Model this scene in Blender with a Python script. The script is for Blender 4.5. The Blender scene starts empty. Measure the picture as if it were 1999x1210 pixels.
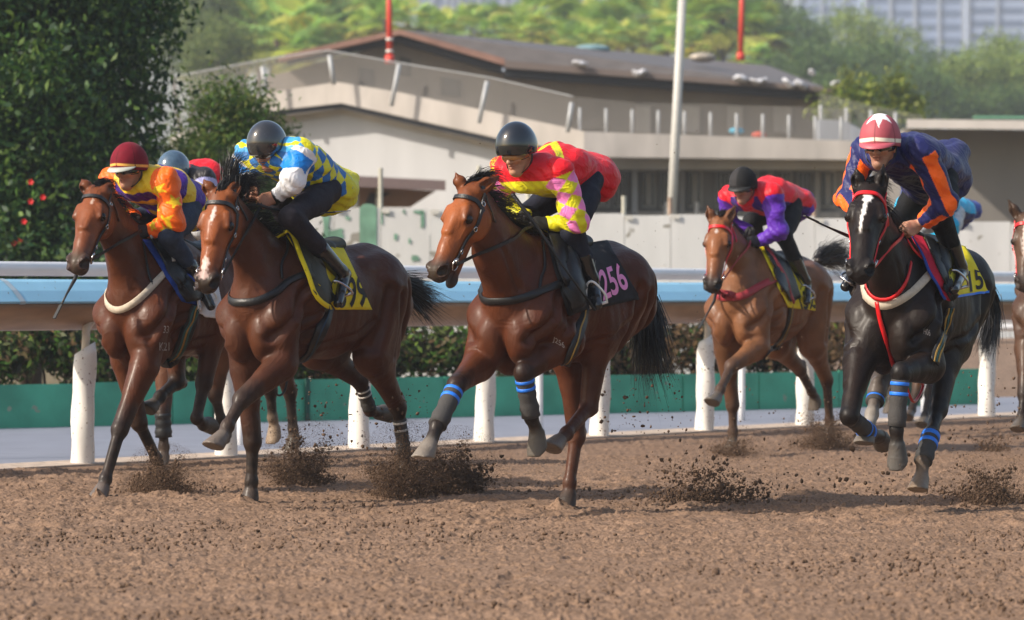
import bpy, math, random
import numpy as np
from mathutils import Vector, Matrix
from mathutils.bvhtree import BVHTree
SC = bpy.context.scene
COL = SC.collection
random.seed(7); RNG = np.random.default_rng(7)

# ---------------------------------------------------------------- camera, light, exposure
FPX, CX, YH, HC = 8000.0, 999.5, 576.0, 1.23      # focal length in photo pixels, principal column, horizon row, eye height
cam = bpy.data.cameras.new('camera'); cam_ob = bpy.data.objects.new('camera', cam); COL.objects.link(cam_ob)
cam.sensor_width = 36.0; cam.lens = 36.0 * FPX / 1999.0
cam.shift_y = -(605.0 - YH) / 1999.0
cam.clip_start = 0.5; cam.clip_end = 6000
cam_ob.location = (0, 0, HC); cam_ob.rotation_euler = (math.radians(90), 0, 0)
cam.dof.use_dof = True; cam.dof.focus_distance = 23.3; cam.dof.aperture_fstop = 4.2
SC.camera = cam_ob
W = bpy.data.worlds.new('World'); SC.world = W; W.use_nodes = True
SUN_EL, SUN_DIR = math.radians(37), Vector((-1.0, -0.48, 0)).normalized()     # SUN_DIR: towards the sun, flat
nt = W.node_tree; sky = nt.nodes.new('ShaderNodeTexSky'); sky.sky_type = 'NISHITA'; sky.sun_disc = False
sky.sun_elevation = SUN_EL; sky.sun_rotation = math.atan2(SUN_DIR.x, SUN_DIR.y)
sky.air_density = 1.3; sky.dust_density = 3.0
nt.links.new(sky.outputs[0], nt.nodes['Background'].inputs[0]); nt.nodes['Background'].inputs[1].default_value = 0.14
sl = bpy.data.lights.new('sun', 'SUN'); sl.energy = 4.6; sl.angle = math.radians(0.6); sl.color = (1.0, 0.90, 0.77)
so = bpy.data.objects.new('sun', sl); COL.objects.link(so)
so.rotation_euler = (SUN_DIR * math.cos(SUN_EL) + Vector((0, 0, math.sin(SUN_EL)))).to_track_quat('Z', 'Y').to_euler()
SC.view_settings.view_transform = 'Standard'; SC.view_settings.look = 'None'
SC.view_settings.exposure = 0.3; SC.view_settings.gamma = 1.0
SC.cycles.max_bounces = 6; SC.cycles.transparent_max_bounces = 12; SC.cycles.use_denoising = True

# ---------------------------------------------------------------- helpers
def V3(*a): return np.array(a, dtype=np.float64)
def unit(v): v = np.asarray(v, float); return v / (np.linalg.norm(v) + 1e-12)
def pd(px, py, Y): return V3((px - CX) / FPX * Y, Y, HC + (YH - py) / FPX * Y)      # the point seen at a photo pixel, Y metres away
def gz(py): return FPX * HC / (py - YH)                                           # distance of the ground seen at a row
def srgb(r, g, b):
    f = lambda c: (c / 255 / 12.92) if c / 255 <= .04045 else ((c / 255 + .055) / 1.055) ** 2.4
    return (f(r), f(g), f(b))

def tag(o, label=None, cat=None, group=None, kind=None):
    for k, v in (('label', label), ('category', cat), ('group', group), ('kind', kind)):
        if v: o[k] = v
    return o
def empty(name, loc=(0, 0, 0), label=None, cat=None, group=None):
    o = bpy.data.objects.new(name, None); COL.objects.link(o); o.location = tuple(loc); o.empty_display_size = .1
    return tag(o, label, cat, group)
def mesh_obj(name, V, Fc, mat, parent=None, smooth=True, cols=None, attrs=None):
    """V (n,3); Fc (m,4) or (m,3) int array, or a list of polygons"""
    me = bpy.data.meshes.new(name); V = np.asarray(V, np.float32)
    if isinstance(Fc, np.ndarray):
        n, k = Fc.shape
        me.vertices.add(len(V)); me.vertices.foreach_set('co', V.ravel())
        me.loops.add(n * k); me.loops.foreach_set('vertex_index', Fc.astype(np.int32).ravel())
        me.polygons.add(n); me.polygons.foreach_set('loop_start', np.arange(0, n * k, k, dtype=np.int32))
        me.update(calc_edges=True)
    else:
        me.from_pydata([tuple(map(float, v)) for v in V], [], [list(map(int, f)) for f in Fc])
    if smooth: me.polygons.foreach_set('use_smooth', np.ones(len(me.polygons), bool))
    if cols is not None:
        at = me.color_attributes.new('Col', 'FLOAT_COLOR', 'POINT')
        c = np.ones((len(V), 4), np.float32); c[:, :3] = cols; at.data.foreach_set('color', c.ravel())
    if mat: me.materials.append(mat)
    o = bpy.data.objects.new(name, me); COL.objects.link(o)
    if parent is not None: set_parent(o, parent)
    return o
def set_parent(o, p):
    o.parent = p
    m = Matrix.Identity(4); q = p
    while q is not None:                          # world matrix of the parent without a depsgraph update
        m = q.matrix_parent_inverse @ q.matrix_basis @ m; q = q.parent
    o.matrix_parent_inverse = m.inverted()

class MB:
    """collects pieces into ONE mesh"""
    def __init__(s): s.V = []; s.F = []
    def add(s, V, F):
        b = len(s.V); s.V += [tuple(map(float, v)) for v in V]; s.F += [[i + b for i in f] for f in F]; return s
    def box(s, c, d, R=None):
        c = np.asarray(c, float); hx, hy, hz = np.asarray(d, float) / 2
        P = np.array([(x, y, z) for x in (-hx, hx) for y in (-hy, hy) for z in (-hz, hz)])
        if R is not None: P = P @ np.asarray(R).T
        return s.add(P + c, [(0, 1, 3, 2), (4, 6, 7, 5), (0, 4, 5, 1), (2, 3, 7, 6), (0, 2, 6, 4), (1, 5, 7, 3)])
    def slab(s, quad, t):
        """a plate: quad of four corners, thickened by vector t"""
        q = [np.asarray(p, float) for p in quad]; t = np.asarray(t, float); n = len(q)
        F = [list(range(n))[::-1], list(range(n, 2 * n))] + [(i, (i + 1) % n, n + (i + 1) % n, n + i) for i in range(n)]
        return s.add(q + [p + t for p in q], F)
    def tube(s, pts, r, n=8, closed=False, cap=True):
        pts = [np.asarray(p, float) for p in pts]; m = len(pts); rr = r if hasattr(r, '__len__') else [r] * m
        V = []; u = None
        for i, p in enumerate(pts):
            a = pts[(i - 1) % m] if (i or closed) else p; b = pts[(i + 1) % m] if (i < m - 1 or closed) else p
            d = unit(b - a)
            if u is None: u = np.cross(d, (0, 0, 1) if abs(d[2]) < .9 else (1, 0, 0))
            u = unit(u - d * np.dot(u, d)); w = np.cross(d, u)
            V += [p + rr[i] * (math.cos(2 * math.pi * k / n) * u + math.sin(2 * math.pi * k / n) * w) for k in range(n)]
        F = []
        for i in range(m if closed else m - 1):
            j = (i + 1) % m
            F += [(i * n + k, i * n + (k + 1) % n, j * n + (k + 1) % n, j * n + k) for k in range(n)]
        if cap and not closed: F += [list(range(n))[::-1], [(m - 1) * n + k for k in range(n)]]
        return s.add(V, F)
    def ribbon(s, pts, nrm, w, t):
        """a strap: path, outward normals, width, thickness"""
        m = len(pts); V = []; ww = w if hasattr(w, '__len__') else [w] * m
        for i in range(m):
            d = unit(pts[min(i + 1, m - 1)] - pts[max(i - 1, 0)]); n = unit(nrm[i]); b = unit(np.cross(d, n)); n = np.cross(b, d)
            p = pts[i]; h = ww[i] / 2
            V += [p - b * h, p - b * h * .9 + n * t, p + b * h * .9 + n * t, p + b * h]
        F = []
        for i in range(m - 1):
            a = i * 4; F += [(a + k, a + (k + 1) % 4, a + 4 + (k + 1) % 4, a + 4 + k) for k in range(4)]
        F += [(3, 2, 1, 0), tuple((m - 1) * 4 + k for k in range(4))]
        return s.add(V, F)
    def ball(s, c, r, nu=12, nv=8):
        r = np.asarray(r if hasattr(r, '__len__') else (r, r, r), float); V = []; F = []
        for j in range(nv + 1):
            th = math.pi * j / nv
            V += [np.asarray(c) + r * (math.sin(th) * math.cos(2 * math.pi * i / nu), math.sin(th) * math.sin(2 * math.pi * i / nu), math.cos(th)) for i in range(nu)]
        for j in range(nv):
            F += [(j * nu + i, (j + 1) * nu + i, (j + 1) * nu + (i + 1) % nu, j * nu + (i + 1) % nu) for i in range(nu)]
        return s.add(V, F)
    def build(s, name, mat, parent=None, smooth=False): return mesh_obj(name, s.V, s.F, mat, parent, smooth)

def spline(pts, n=8):
    P = [np.asarray(p, float) for p in pts]; P = [2 * P[0] - P[1]] + P + [2 * P[-1] - P[-2]]; out = []
    for i in range(1, len(P) - 2):
        for k in range(n):
            t = k / n; a, b, c, d = P[i - 1:i + 3]
            out.append(.5 * (2 * b + (c - a) * t + (2 * a - 5 * b + 4 * c - d) * t * t + (3 * b - a - 3 * c + d) * t ** 3))
    out.append(P[-2]); return out

# ---------------------------------------------------------------- materials (all procedural)
def nodes(m): return m.node_tree.nodes, m.node_tree.links
def mat(name, col, rough=.6, metal=0., spec=.5, var=0., vscale=20., bump=0., bscale=60., coat=0., col2=None, stretch=None, sheen=0.):
    m = bpy.data.materials.new(name); m.use_nodes = True; N, L = nodes(m); b = N['Principled BSDF']
    b.inputs['Base Color'].default_value = (*col, 1); b.inputs['Roughness'].default_value = rough
    b.inputs['Metallic'].default_value = metal; b.inputs['Specular IOR Level'].default_value = spec
    b.inputs['Coat Weight'].default_value = coat; b.inputs['Sheen Weight'].default_value = sheen
    if var or col2 is not None or bump:
        tc = N.new('ShaderNodeTexCoord'); src = tc.outputs['Object']
        if stretch:
            mp = N.new('ShaderNodeMapping'); mp.inputs['Scale'].default_value = stretch; L.new(src, mp.inputs[0]); src = mp.outputs[0]
    if var or col2 is not None:
        nz = N.new('ShaderNodeTexNoise'); nz.inputs['Scale'].default_value = vscale; nz.inputs['Detail'].default_value = 5; L.new(src, nz.inputs['Vector'])
        rp = N.new('ShaderNodeValToRGB'); c2 = col2 if col2 is not None else col
        rp.color_ramp.elements[0].position = .32; rp.color_ramp.elements[1].position = .68
        rp.color_ramp.elements[0].color = (*[c * (1 - var) for c in col], 1); rp.color_ramp.elements[1].color = (*[min(1, c * (1 + var)) for c in c2], 1)
        L.new(nz.outputs[0], rp.inputs[0]); L.new(rp.outputs[0], b.inputs['Base Color'])
    if bump:
        n2 = N.new('ShaderNodeTexNoise'); n2.inputs['Scale'].default_value = bscale; n2.inputs['Detail'].default_value = 4; L.new(src, n2.inputs['Vector'])
        bp = N.new('ShaderNodeBump'); bp.inputs['Strength'].default_value = bump; bp.inputs['Distance'].default_value = .01
        L.new(n2.outputs[0], bp.inputs['Height']); L.new(bp.outputs[0], b.inputs['Normal'])
    return m
def vmat(name, rough=.5, spec=.5, coat=0., coat_rough=.2, sheen=0., bump=0., bscale=120., var=.15, vscale=30., stretch=(1, 1, 1), rvar=0., vein=0., veins=.3, bdist=.004):
    """colour from the mesh's own pattern attribute"""
    m = bpy.data.materials.new(name); m.use_nodes = True; N, L = nodes(m); b = N['Principled BSDF']
    at = N.new('ShaderNodeAttribute'); at.attribute_name = 'Col'
    tc = N.new('ShaderNodeTexCoord'); mp = N.new('ShaderNodeMapping'); mp.inputs['Scale'].default_value = stretch; L.new(tc.outputs['Object'], mp.inputs[0])
    nz = N.new('ShaderNodeTexNoise'); nz.inputs['Scale'].default_value = vscale; nz.inputs['Detail'].default_value = 5; L.new(mp.outputs[0], nz.inputs['Vector'])
    mr = N.new('ShaderNodeMapRange'); mr.inputs['From Min'].default_value = .3; mr.inputs['From Max'].default_value = .7
    mr.inputs['To Min'].default_value = 1 - var; mr.inputs['To Max'].default_value = 1 + var; L.new(nz.outputs[0], mr.inputs[0])
    mx = N.new('ShaderNodeVectorMath'); mx.operation = 'SCALE'; L.new(at.outputs['Color'], mx.inputs[0]); L.new(mr.outputs[0], mx.inputs['Scale'])
    L.new(mx.outputs[0], b.inputs['Base Color'])
    b.inputs['Roughness'].default_value = rough; b.inputs['Specular IOR Level'].default_value = spec
    b.inputs['Coat Weight'].default_value = coat; b.inputs['Coat Roughness'].default_value = coat_rough; b.inputs['Sheen Weight'].default_value = sheen
    if rvar:
        m2 = N.new('ShaderNodeMapRange'); m2.inputs['To Min'].default_value = rough - rvar; m2.inputs['To Max'].default_value = rough + rvar
        n3 = N.new('ShaderNodeTexNoise'); n3.inputs['Scale'].default_value = 5; n3.inputs['Detail'].default_value = 3; L.new(tc.outputs['Object'], n3.inputs['Vector'])
        m2.inputs['From Min'].default_value = .35; m2.inputs['From Max'].default_value = .65; L.new(n3.outputs[0], m2.inputs[0]); L.new(m2.outputs[0], b.inputs['Roughness'])
    if bump:
        n2 = N.new('ShaderNodeTexNoise'); n2.inputs['Scale'].default_value = bscale; n2.inputs['Detail'].default_value = 4; L.new(mp.outputs[0], n2.inputs['Vector'])
        bp = N.new('ShaderNodeBump'); bp.inputs['Strength'].default_value = bump; bp.inputs['Distance'].default_value = bdist
        L.new(n2.outputs[0], bp.inputs['Height'])
        if vein:                                  # branching ridges under the skin, or folds of cloth
            n3 = N.new('ShaderNodeTexNoise'); n3.inputs['Scale'].default_value = vein; n3.inputs['Detail'].default_value = 2; n3.inputs['Distortion'].default_value = 1.2; L.new(mp.outputs[0], n3.inputs['Vector'])
            ab = N.new('ShaderNodeMath'); ab.operation = 'SUBTRACT'; ab.inputs[1].default_value = .5; L.new(n3.outputs[0], ab.inputs[0]); a2 = N.new('ShaderNodeMath'); a2.operation = 'ABSOLUTE'; L.new(ab.outputs[0], a2.inputs[0])
            m3 = N.new('ShaderNodeMapRange'); m3.inputs['From Max'].default_value = .12; m3.inputs['To Min'].default_value = 1.; m3.inputs['To Max'].default_value = 0.; m3.interpolation_type = 'SMOOTHSTEP'; L.new(a2.outputs[0], m3.inputs[0])
            b2 = N.new('ShaderNodeBump'); b2.inputs['Strength'].default_value = veins; b2.inputs['Distance'].default_value = .012; L.new(m3.outputs[0], b2.inputs['Height']); L.new(bp.outputs[0], b2.inputs['Normal']); L.new(b2.outputs[0], b.inputs['Normal'])
        else: L.new(bp.outputs[0], b.inputs['Normal'])
    return m

# ---------------------------------------------------------------- smooth solid modelling: round cones blended into one surface
class Field:
    def __init__(s, res): s.res = res; s.P = []
    def cone(s, a, b, ra, rb=None, col=(.5, .5, .5), k=.03, n=None, ha=None, hb=None, tag='', mode='add', w=1.):
        """tapered limb from a to b; with n its section is an ellipse: ra, rb across n and ha, hb the other way"""
        a = np.asarray(a, float); b = np.asarray(b, float); rb = ra if rb is None else rb
        if np.linalg.norm(b - a) < 1e-5: b = a + V3(1e-4, 0, 0)
        if n is not None:
            n = np.asarray(n, float); d = unit(b - a)
            if abs(np.dot(n, d)) < .95: n = unit(n - d * np.dot(n, d))
            ha = ra if ha is None else ha; hb = ha if hb is None else hb
        s.P.append(dict(a=a, b=b, ra=ra, rb=rb, n=n, ha=ha, hb=hb, col=np.asarray(col, float), k=k, tag=tag, mode=mode, w=w)); return s
    def ell(s, c, r, ax, col=(.5, .5, .5), k=.03, tag='', mode='add', w=1.):
        """ellipsoid with radii r along the three rows of ax"""
        s.P.append(dict(a=np.asarray(c, float), b=np.asarray(c, float), r=np.asarray(r, float), ax=np.asarray(ax, float), col=np.asarray(col, float), k=k, tag=tag, mode=mode, w=w, e=1)); return s
    def frustum(s, a, b, ra, rb, col=(.5, .5, .5), k=.01, tag='', w=1.):
        s.P.append(dict(a=np.asarray(a, float), b=np.asarray(b, float), ra=ra, rb=rb, col=np.asarray(col, float), k=k, tag=tag, mode='add', w=w, f=1)); return s
    @staticmethod
    def dist(p, X, Y, Z, want_t=False):
        a, b = p['a'], p['b']
        if 'e' in p:
            q = [X - a[0], Y - a[1], Z - a[2]]; k0 = 0; k1 = 0
            for i in range(3):
                u = q[0] * p['ax'][i][0] + q[1] * p['ax'][i][1] + q[2] * p['ax'][i][2]
                k0 = k0 + (u / p['r'][i]) ** 2; k1 = k1 + (u / p['r'][i] ** 2) ** 2
            k0 = np.sqrt(k0); d = k0 * (k0 - 1) / np.sqrt(k1 + 1e-12)
            return (d, np.zeros_like(d)) if want_t else d
        ab = b - a; L2 = float(ab @ ab)
        t = ((X - a[0]) * ab[0] + (Y - a[1]) * ab[1] + (Z - a[2]) * ab[2]) / L2
        tr = t; t = np.clip(t, 0, 1)
        qx = X - a[0] - t * ab[0]; qy = Y - a[1] - t * ab[1]; qz = Z - a[2] - t * ab[2]
        if 'f' in p:
            L = math.sqrt(L2); rx = X - a[0] - tr * ab[0]; ry = Y - a[1] - tr * ab[1]; rz = Z - a[2] - tr * ab[2]
            d = np.maximum(np.sqrt(rx * rx + ry * ry + rz * rz) - (p['ra'] + (p['rb'] - p['ra']) * t), np.maximum(-tr, tr - 1) * L)
            if 'cut' in p: c_, m_ = p['cut']; d = np.maximum(d, (X - c_[0]) * m_[0] + (Y - c_[1]) * m_[1] + (Z - c_[2]) * m_[2])
        elif p['n'] is None:
            d = np.sqrt(qx * qx + qy * qy + qz * qz) - (p['ra'] + (p['rb'] - p['ra']) * t)
        else:
            n = p['n']; x = qx * n[0] + qy * n[1] + qz * n[2]; e2 = np.maximum(qx * qx + qy * qy + qz * qz - x * x, 0)
            w = p['ra'] + (p['rb'] - p['ra']) * t; h = p['ha'] + (p['hb'] - p['ha']) * t
            k0 = np.sqrt(x * x / w ** 2 + e2 / h ** 2); k1 = np.sqrt(x * x / w ** 4 + e2 / h ** 4) + 1e-9
            d = k0 * (k0 - 1) / k1
        return (d, tr) if want_t else d
    def box(s, p, m):
        if 'e' in p: R = max(p['r'])
        else: R = max(p['ra'], p['rb'], p.get('ha') or 0, p.get('hb') or 0)
        R += m; return np.minimum(p['a'], p['b']) - R, np.maximum(p['a'], p['b']) + R
    def solve(s, disp=None):
        r = s.res; adds = [p for p in s.P if p['mode'] != 'sub']
        lo = np.min([s.box(p, 4 * r)[0] for p in adds], 0); hi = np.max([s.box(p, 4 * r)[1] for p in adds], 0)
        n = np.ceil((hi - lo) / r).astype(int) + 1
        G = [(lo[i] + r * np.arange(n[i])).astype(np.float32) for i in range(3)]
        Fd = np.full(n, .25, np.float32)
        for p in s.P:
            bl, bh = s.box(p, p['k'] + 3 * r)
            i0 = np.maximum(((bl - lo) / r).astype(int), 0); i1 = np.minimum(((bh - lo) / r).astype(int) + 2, n)
            if (i1 <= i0).any(): continue
            sl_ = tuple(slice(i0[i], i1[i]) for i in range(3))
            d = s.dist(p, G[0][sl_[0]][:, None, None], G[1][sl_[1]][None, :, None], G[2][sl_[2]][None, None, :]).astype(np.float32)
            A = Fd[sl_]; k = p['k']
            if p['mode'] == 'sub':
                d = -d; h = np.clip(.5 - .5 * (d - A) / -k if False else .5 + .5 * (d - A) / k, 0, 1); Fd[sl_] = A * (1 - h) + d * h + k * h * (1 - h)
            else:
                h = np.clip(.5 + .5 * (A - d) / k, 0, 1); Fd[sl_] = A * (1 - h) + d * h - k * h * (1 - h)
        if disp is not None: Fd += disp(G[0][:, None, None], G[1][None, :, None], G[2][None, None, :]).astype(np.float32)
        S = Fd < 0; nx, ny, nz = Fd.shape
        cnt = np.zeros((nx - 1, ny - 1, nz - 1), np.uint8)
        C8 = [(x, y, z) for x in (0, 1) for y in (0, 1) for z in (0, 1)]
        for x, y, z in C8: cnt += S[x:nx - 1 + x, y:ny - 1 + y, z:nz - 1 + z]
        act = (cnt > 0) & (cnt < 8); idx = np.argwhere(act); acc = np.zeros((len(idx), 3)); num = np.zeros(len(idx))
        for c0 in C8:
            for ax in range(3):
                if c0[ax]: continue
                c1 = list(c0); c1[ax] = 1
                f0 = Fd[idx[:, 0] + c0[0], idx[:, 1] + c0[1], idx[:, 2] + c0[2]]; f1 = Fd[idx[:, 0] + c1[0], idx[:, 1] + c1[1], idx[:, 2] + c1[2]]
                m = (f0 < 0) != (f1 < 0); tt = f0[m] / (f0[m] - f1[m]); q = np.tile(np.array(c0, float), (m.sum(), 1)); q[:, ax] += tt
                acc[m] += q; num[m] += 1
        Vt = lo + r * (idx + acc / num[:, None])
        ids = np.full(act.shape, -1, np.int32); ids[act] = np.arange(len(idx)); Q = []
        for ax in range(3):
            u, v = (ax + 1) % 3, (ax + 2) % 3
            sa = [slice(None)] * 3; sb = [slice(None)] * 3; sa[ax] = slice(0, -1); sb[ax] = slice(1, None)
            e = np.argwhere(S[tuple(sa)] != S[tuple(sb)]); e = e[(e[:, u] >= 1) & (e[:, v] >= 1) & (e[:, u] < Fd.shape[u] - 1) & (e[:, v] < Fd.shape[v] - 1)]
            ins = S[e[:, 0], e[:, 1], e[:, 2]]
            def cid(du, dv):
                c = e.copy(); c[:, u] -= du; c[:, v] -= dv; return ids[c[:, 0], c[:, 1], c[:, 2]]
            q = np.stack([cid(1, 1), cid(0, 1), cid(0, 0), cid(1, 0)], 1); q[~ins] = q[~ins][:, ::-1]; Q.append(q)
        Q = np.concatenate(Q); Q = Q[(Q >= 0).all(1)]
        return Vt, Q
    def relax(s, V, Q, it=2, f=.5):
        E = np.concatenate([Q[:, [0, 1]], Q[:, [1, 2]], Q[:, [2, 3]], Q[:, [3, 0]]]); n = np.bincount(E[:, 0], minlength=len(V)) + 1e-9
        for i in range(it):
            A = np.stack([np.bincount(E[:, 0], V[E[:, 1], j], minlength=len(V)) for j in range(3)], 1) / n[:, None]
            V = V + (A - V) * (f if i % 2 == 0 else -f * .94)
        return V
    def colour(s, V, soft=.012):
        acc = np.zeros((len(V), 3)); ws = np.zeros(len(V)) + 1e-12; best = np.full(len(V), 9.); bi = np.zeros(len(V), int); bt = np.zeros(len(V))
        for i, p in enumerate(s.P):
            bl, bh = s.box(p, .06); m = ((V > bl) & (V < bh)).all(1)
            if not m.any(): continue
            d, t = s.dist(p, V[m, 0], V[m, 1], V[m, 2], True)
            if p['mode'] == 'sub': d = np.abs(d)
            w = p['w'] * np.exp(-np.clip(d, -.05, .3) / soft); acc[m] += w[:, None] * p['col']; ws[m] += w
            if p['mode'] != 'sub':
                b = np.where(d < best[m]); g = np.flatnonzero(m)[b]; best[g] = d[b]; bi[g] = i; bt[g] = np.broadcast_to(t, d.shape)[b]
        return acc / ws[:, None], bi, bt
# ---------------------------------------------------------------- racehorses
UP = V3(0, 0, 1)
def ik(A, B, l1, l2, pole):
    d = np.linalg.norm(B - A); dd = min(d, (l1 + l2) * .995); u = unit(B - A)
    a = (l1 * l1 - l2 * l2 + dd * dd) / (2 * dd); h = math.sqrt(max(l1 * l1 - a * a, 1e-6)); pl = unit(pole - u * np.dot(pole, u))
    return A + u * a * (d / dd) + pl * h
class Frame:
    """a running horse's own axes: s forward from the breast, lat to its left, z up"""
    def __init__(s, ref, lat, theta, breast_x):
        th = math.radians(theta); s.F = V3(-math.sin(th), -math.cos(th), 0); s.L = np.cross(UP, s.F)
        s.O = np.asarray(ref, float) - s.L * lat; s.O[2] = 0
        s.O = s.px(breast_x, YH, 0); s.O[2] = 0
    def px(s, x, y, lat):
        d = V3((x - CX) / FPX, 1, (YH - y) / FPX); c = V3(0, 0, HC)
        return c + d * (np.dot(s.O - c, s.L) + lat) / np.dot(d, s.L)
    def at(s, f, lat, z): return s.O + s.F * f + s.L * lat + UP * z

EYE = mat('horse_eye', (.009, .005, .004), .12, spec=.45)
def strands(name, roots, tips, mids, w, material, parent, cols=None):
    """hair: one thin tapering blade per root"""
    n = len(roots); R = np.asarray(roots); M = np.asarray(mids); T = np.asarray(tips); K = 5; V = np.zeros((n, (K + 1) * 2, 3))
    side = RNG.normal(size=(n, 3)); side /= np.linalg.norm(side, axis=1)[:, None]; ww = np.asarray(w) * RNG.uniform(.6, 1.3, n)
    for i in range(K + 1):
        t = i / K; p = (1 - t) ** 2 * R + 2 * t * (1 - t) * M + t * t * T; q = ww[:, None] * (1 - t * .85) / 2 * side
        V[:, 2 * i] = p - q; V[:, 2 * i + 1] = p + q
    F = np.array([[2 * i, 2 * i + 1, 2 * i + 3, 2 * i + 2] for i in range(K)]); F = (np.arange(n)[:, None, None] * (K + 1) * 2 + F[None]).reshape(-1, 4)
    return mesh_obj(name, V.reshape(-1, 3), F, material, parent)
HAIR = mat('black_horse_hair', (.010, .008, .007), .45, spec=.5)
HAIRB = mat('brown_horse_hair', (.02, .012, .008), .45, spec=.5)

GROOVES = [([(.02, .98), (-.14, 1.20), (-.30, 1.36), (-.40, 1.50)], .016, .022), ([(-.30, .98), (-.42, 1.12), (-.50, 1.28), (-.55, 1.44)], .014, .022), ([(-.10, 1.10), (-.22, 1.26), (-.36, 1.42)], .008, .016),
           ([(.04, 1.26), (.14, 1.40), (.24, 1.54)], .010, .018), ([(-1.00, .92), (-1.06, 1.08), (-1.10, 1.26)], .016, .030), ([(-1.37, .90), (-1.36, 1.10), (-1.30, 1.30)], .013, .022), ([(-1.22, .86), (-1.24, 1.05), (-1.20, 1.24)], .008, .02),
           ([(-.46, .93), (-.66, .96), (-.86, 1.00), (-1.0, 1.08)], .008, .018), ([(-.20, 1.02), (-.28, 1.10), (-.36, 1.14)], .008, .016)] + [([(-.60 - .075 * i, 1.02 + .01 * i), (-.57 - .075 * i, 1.28)], .0012, .018) for i in range(6)]
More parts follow.
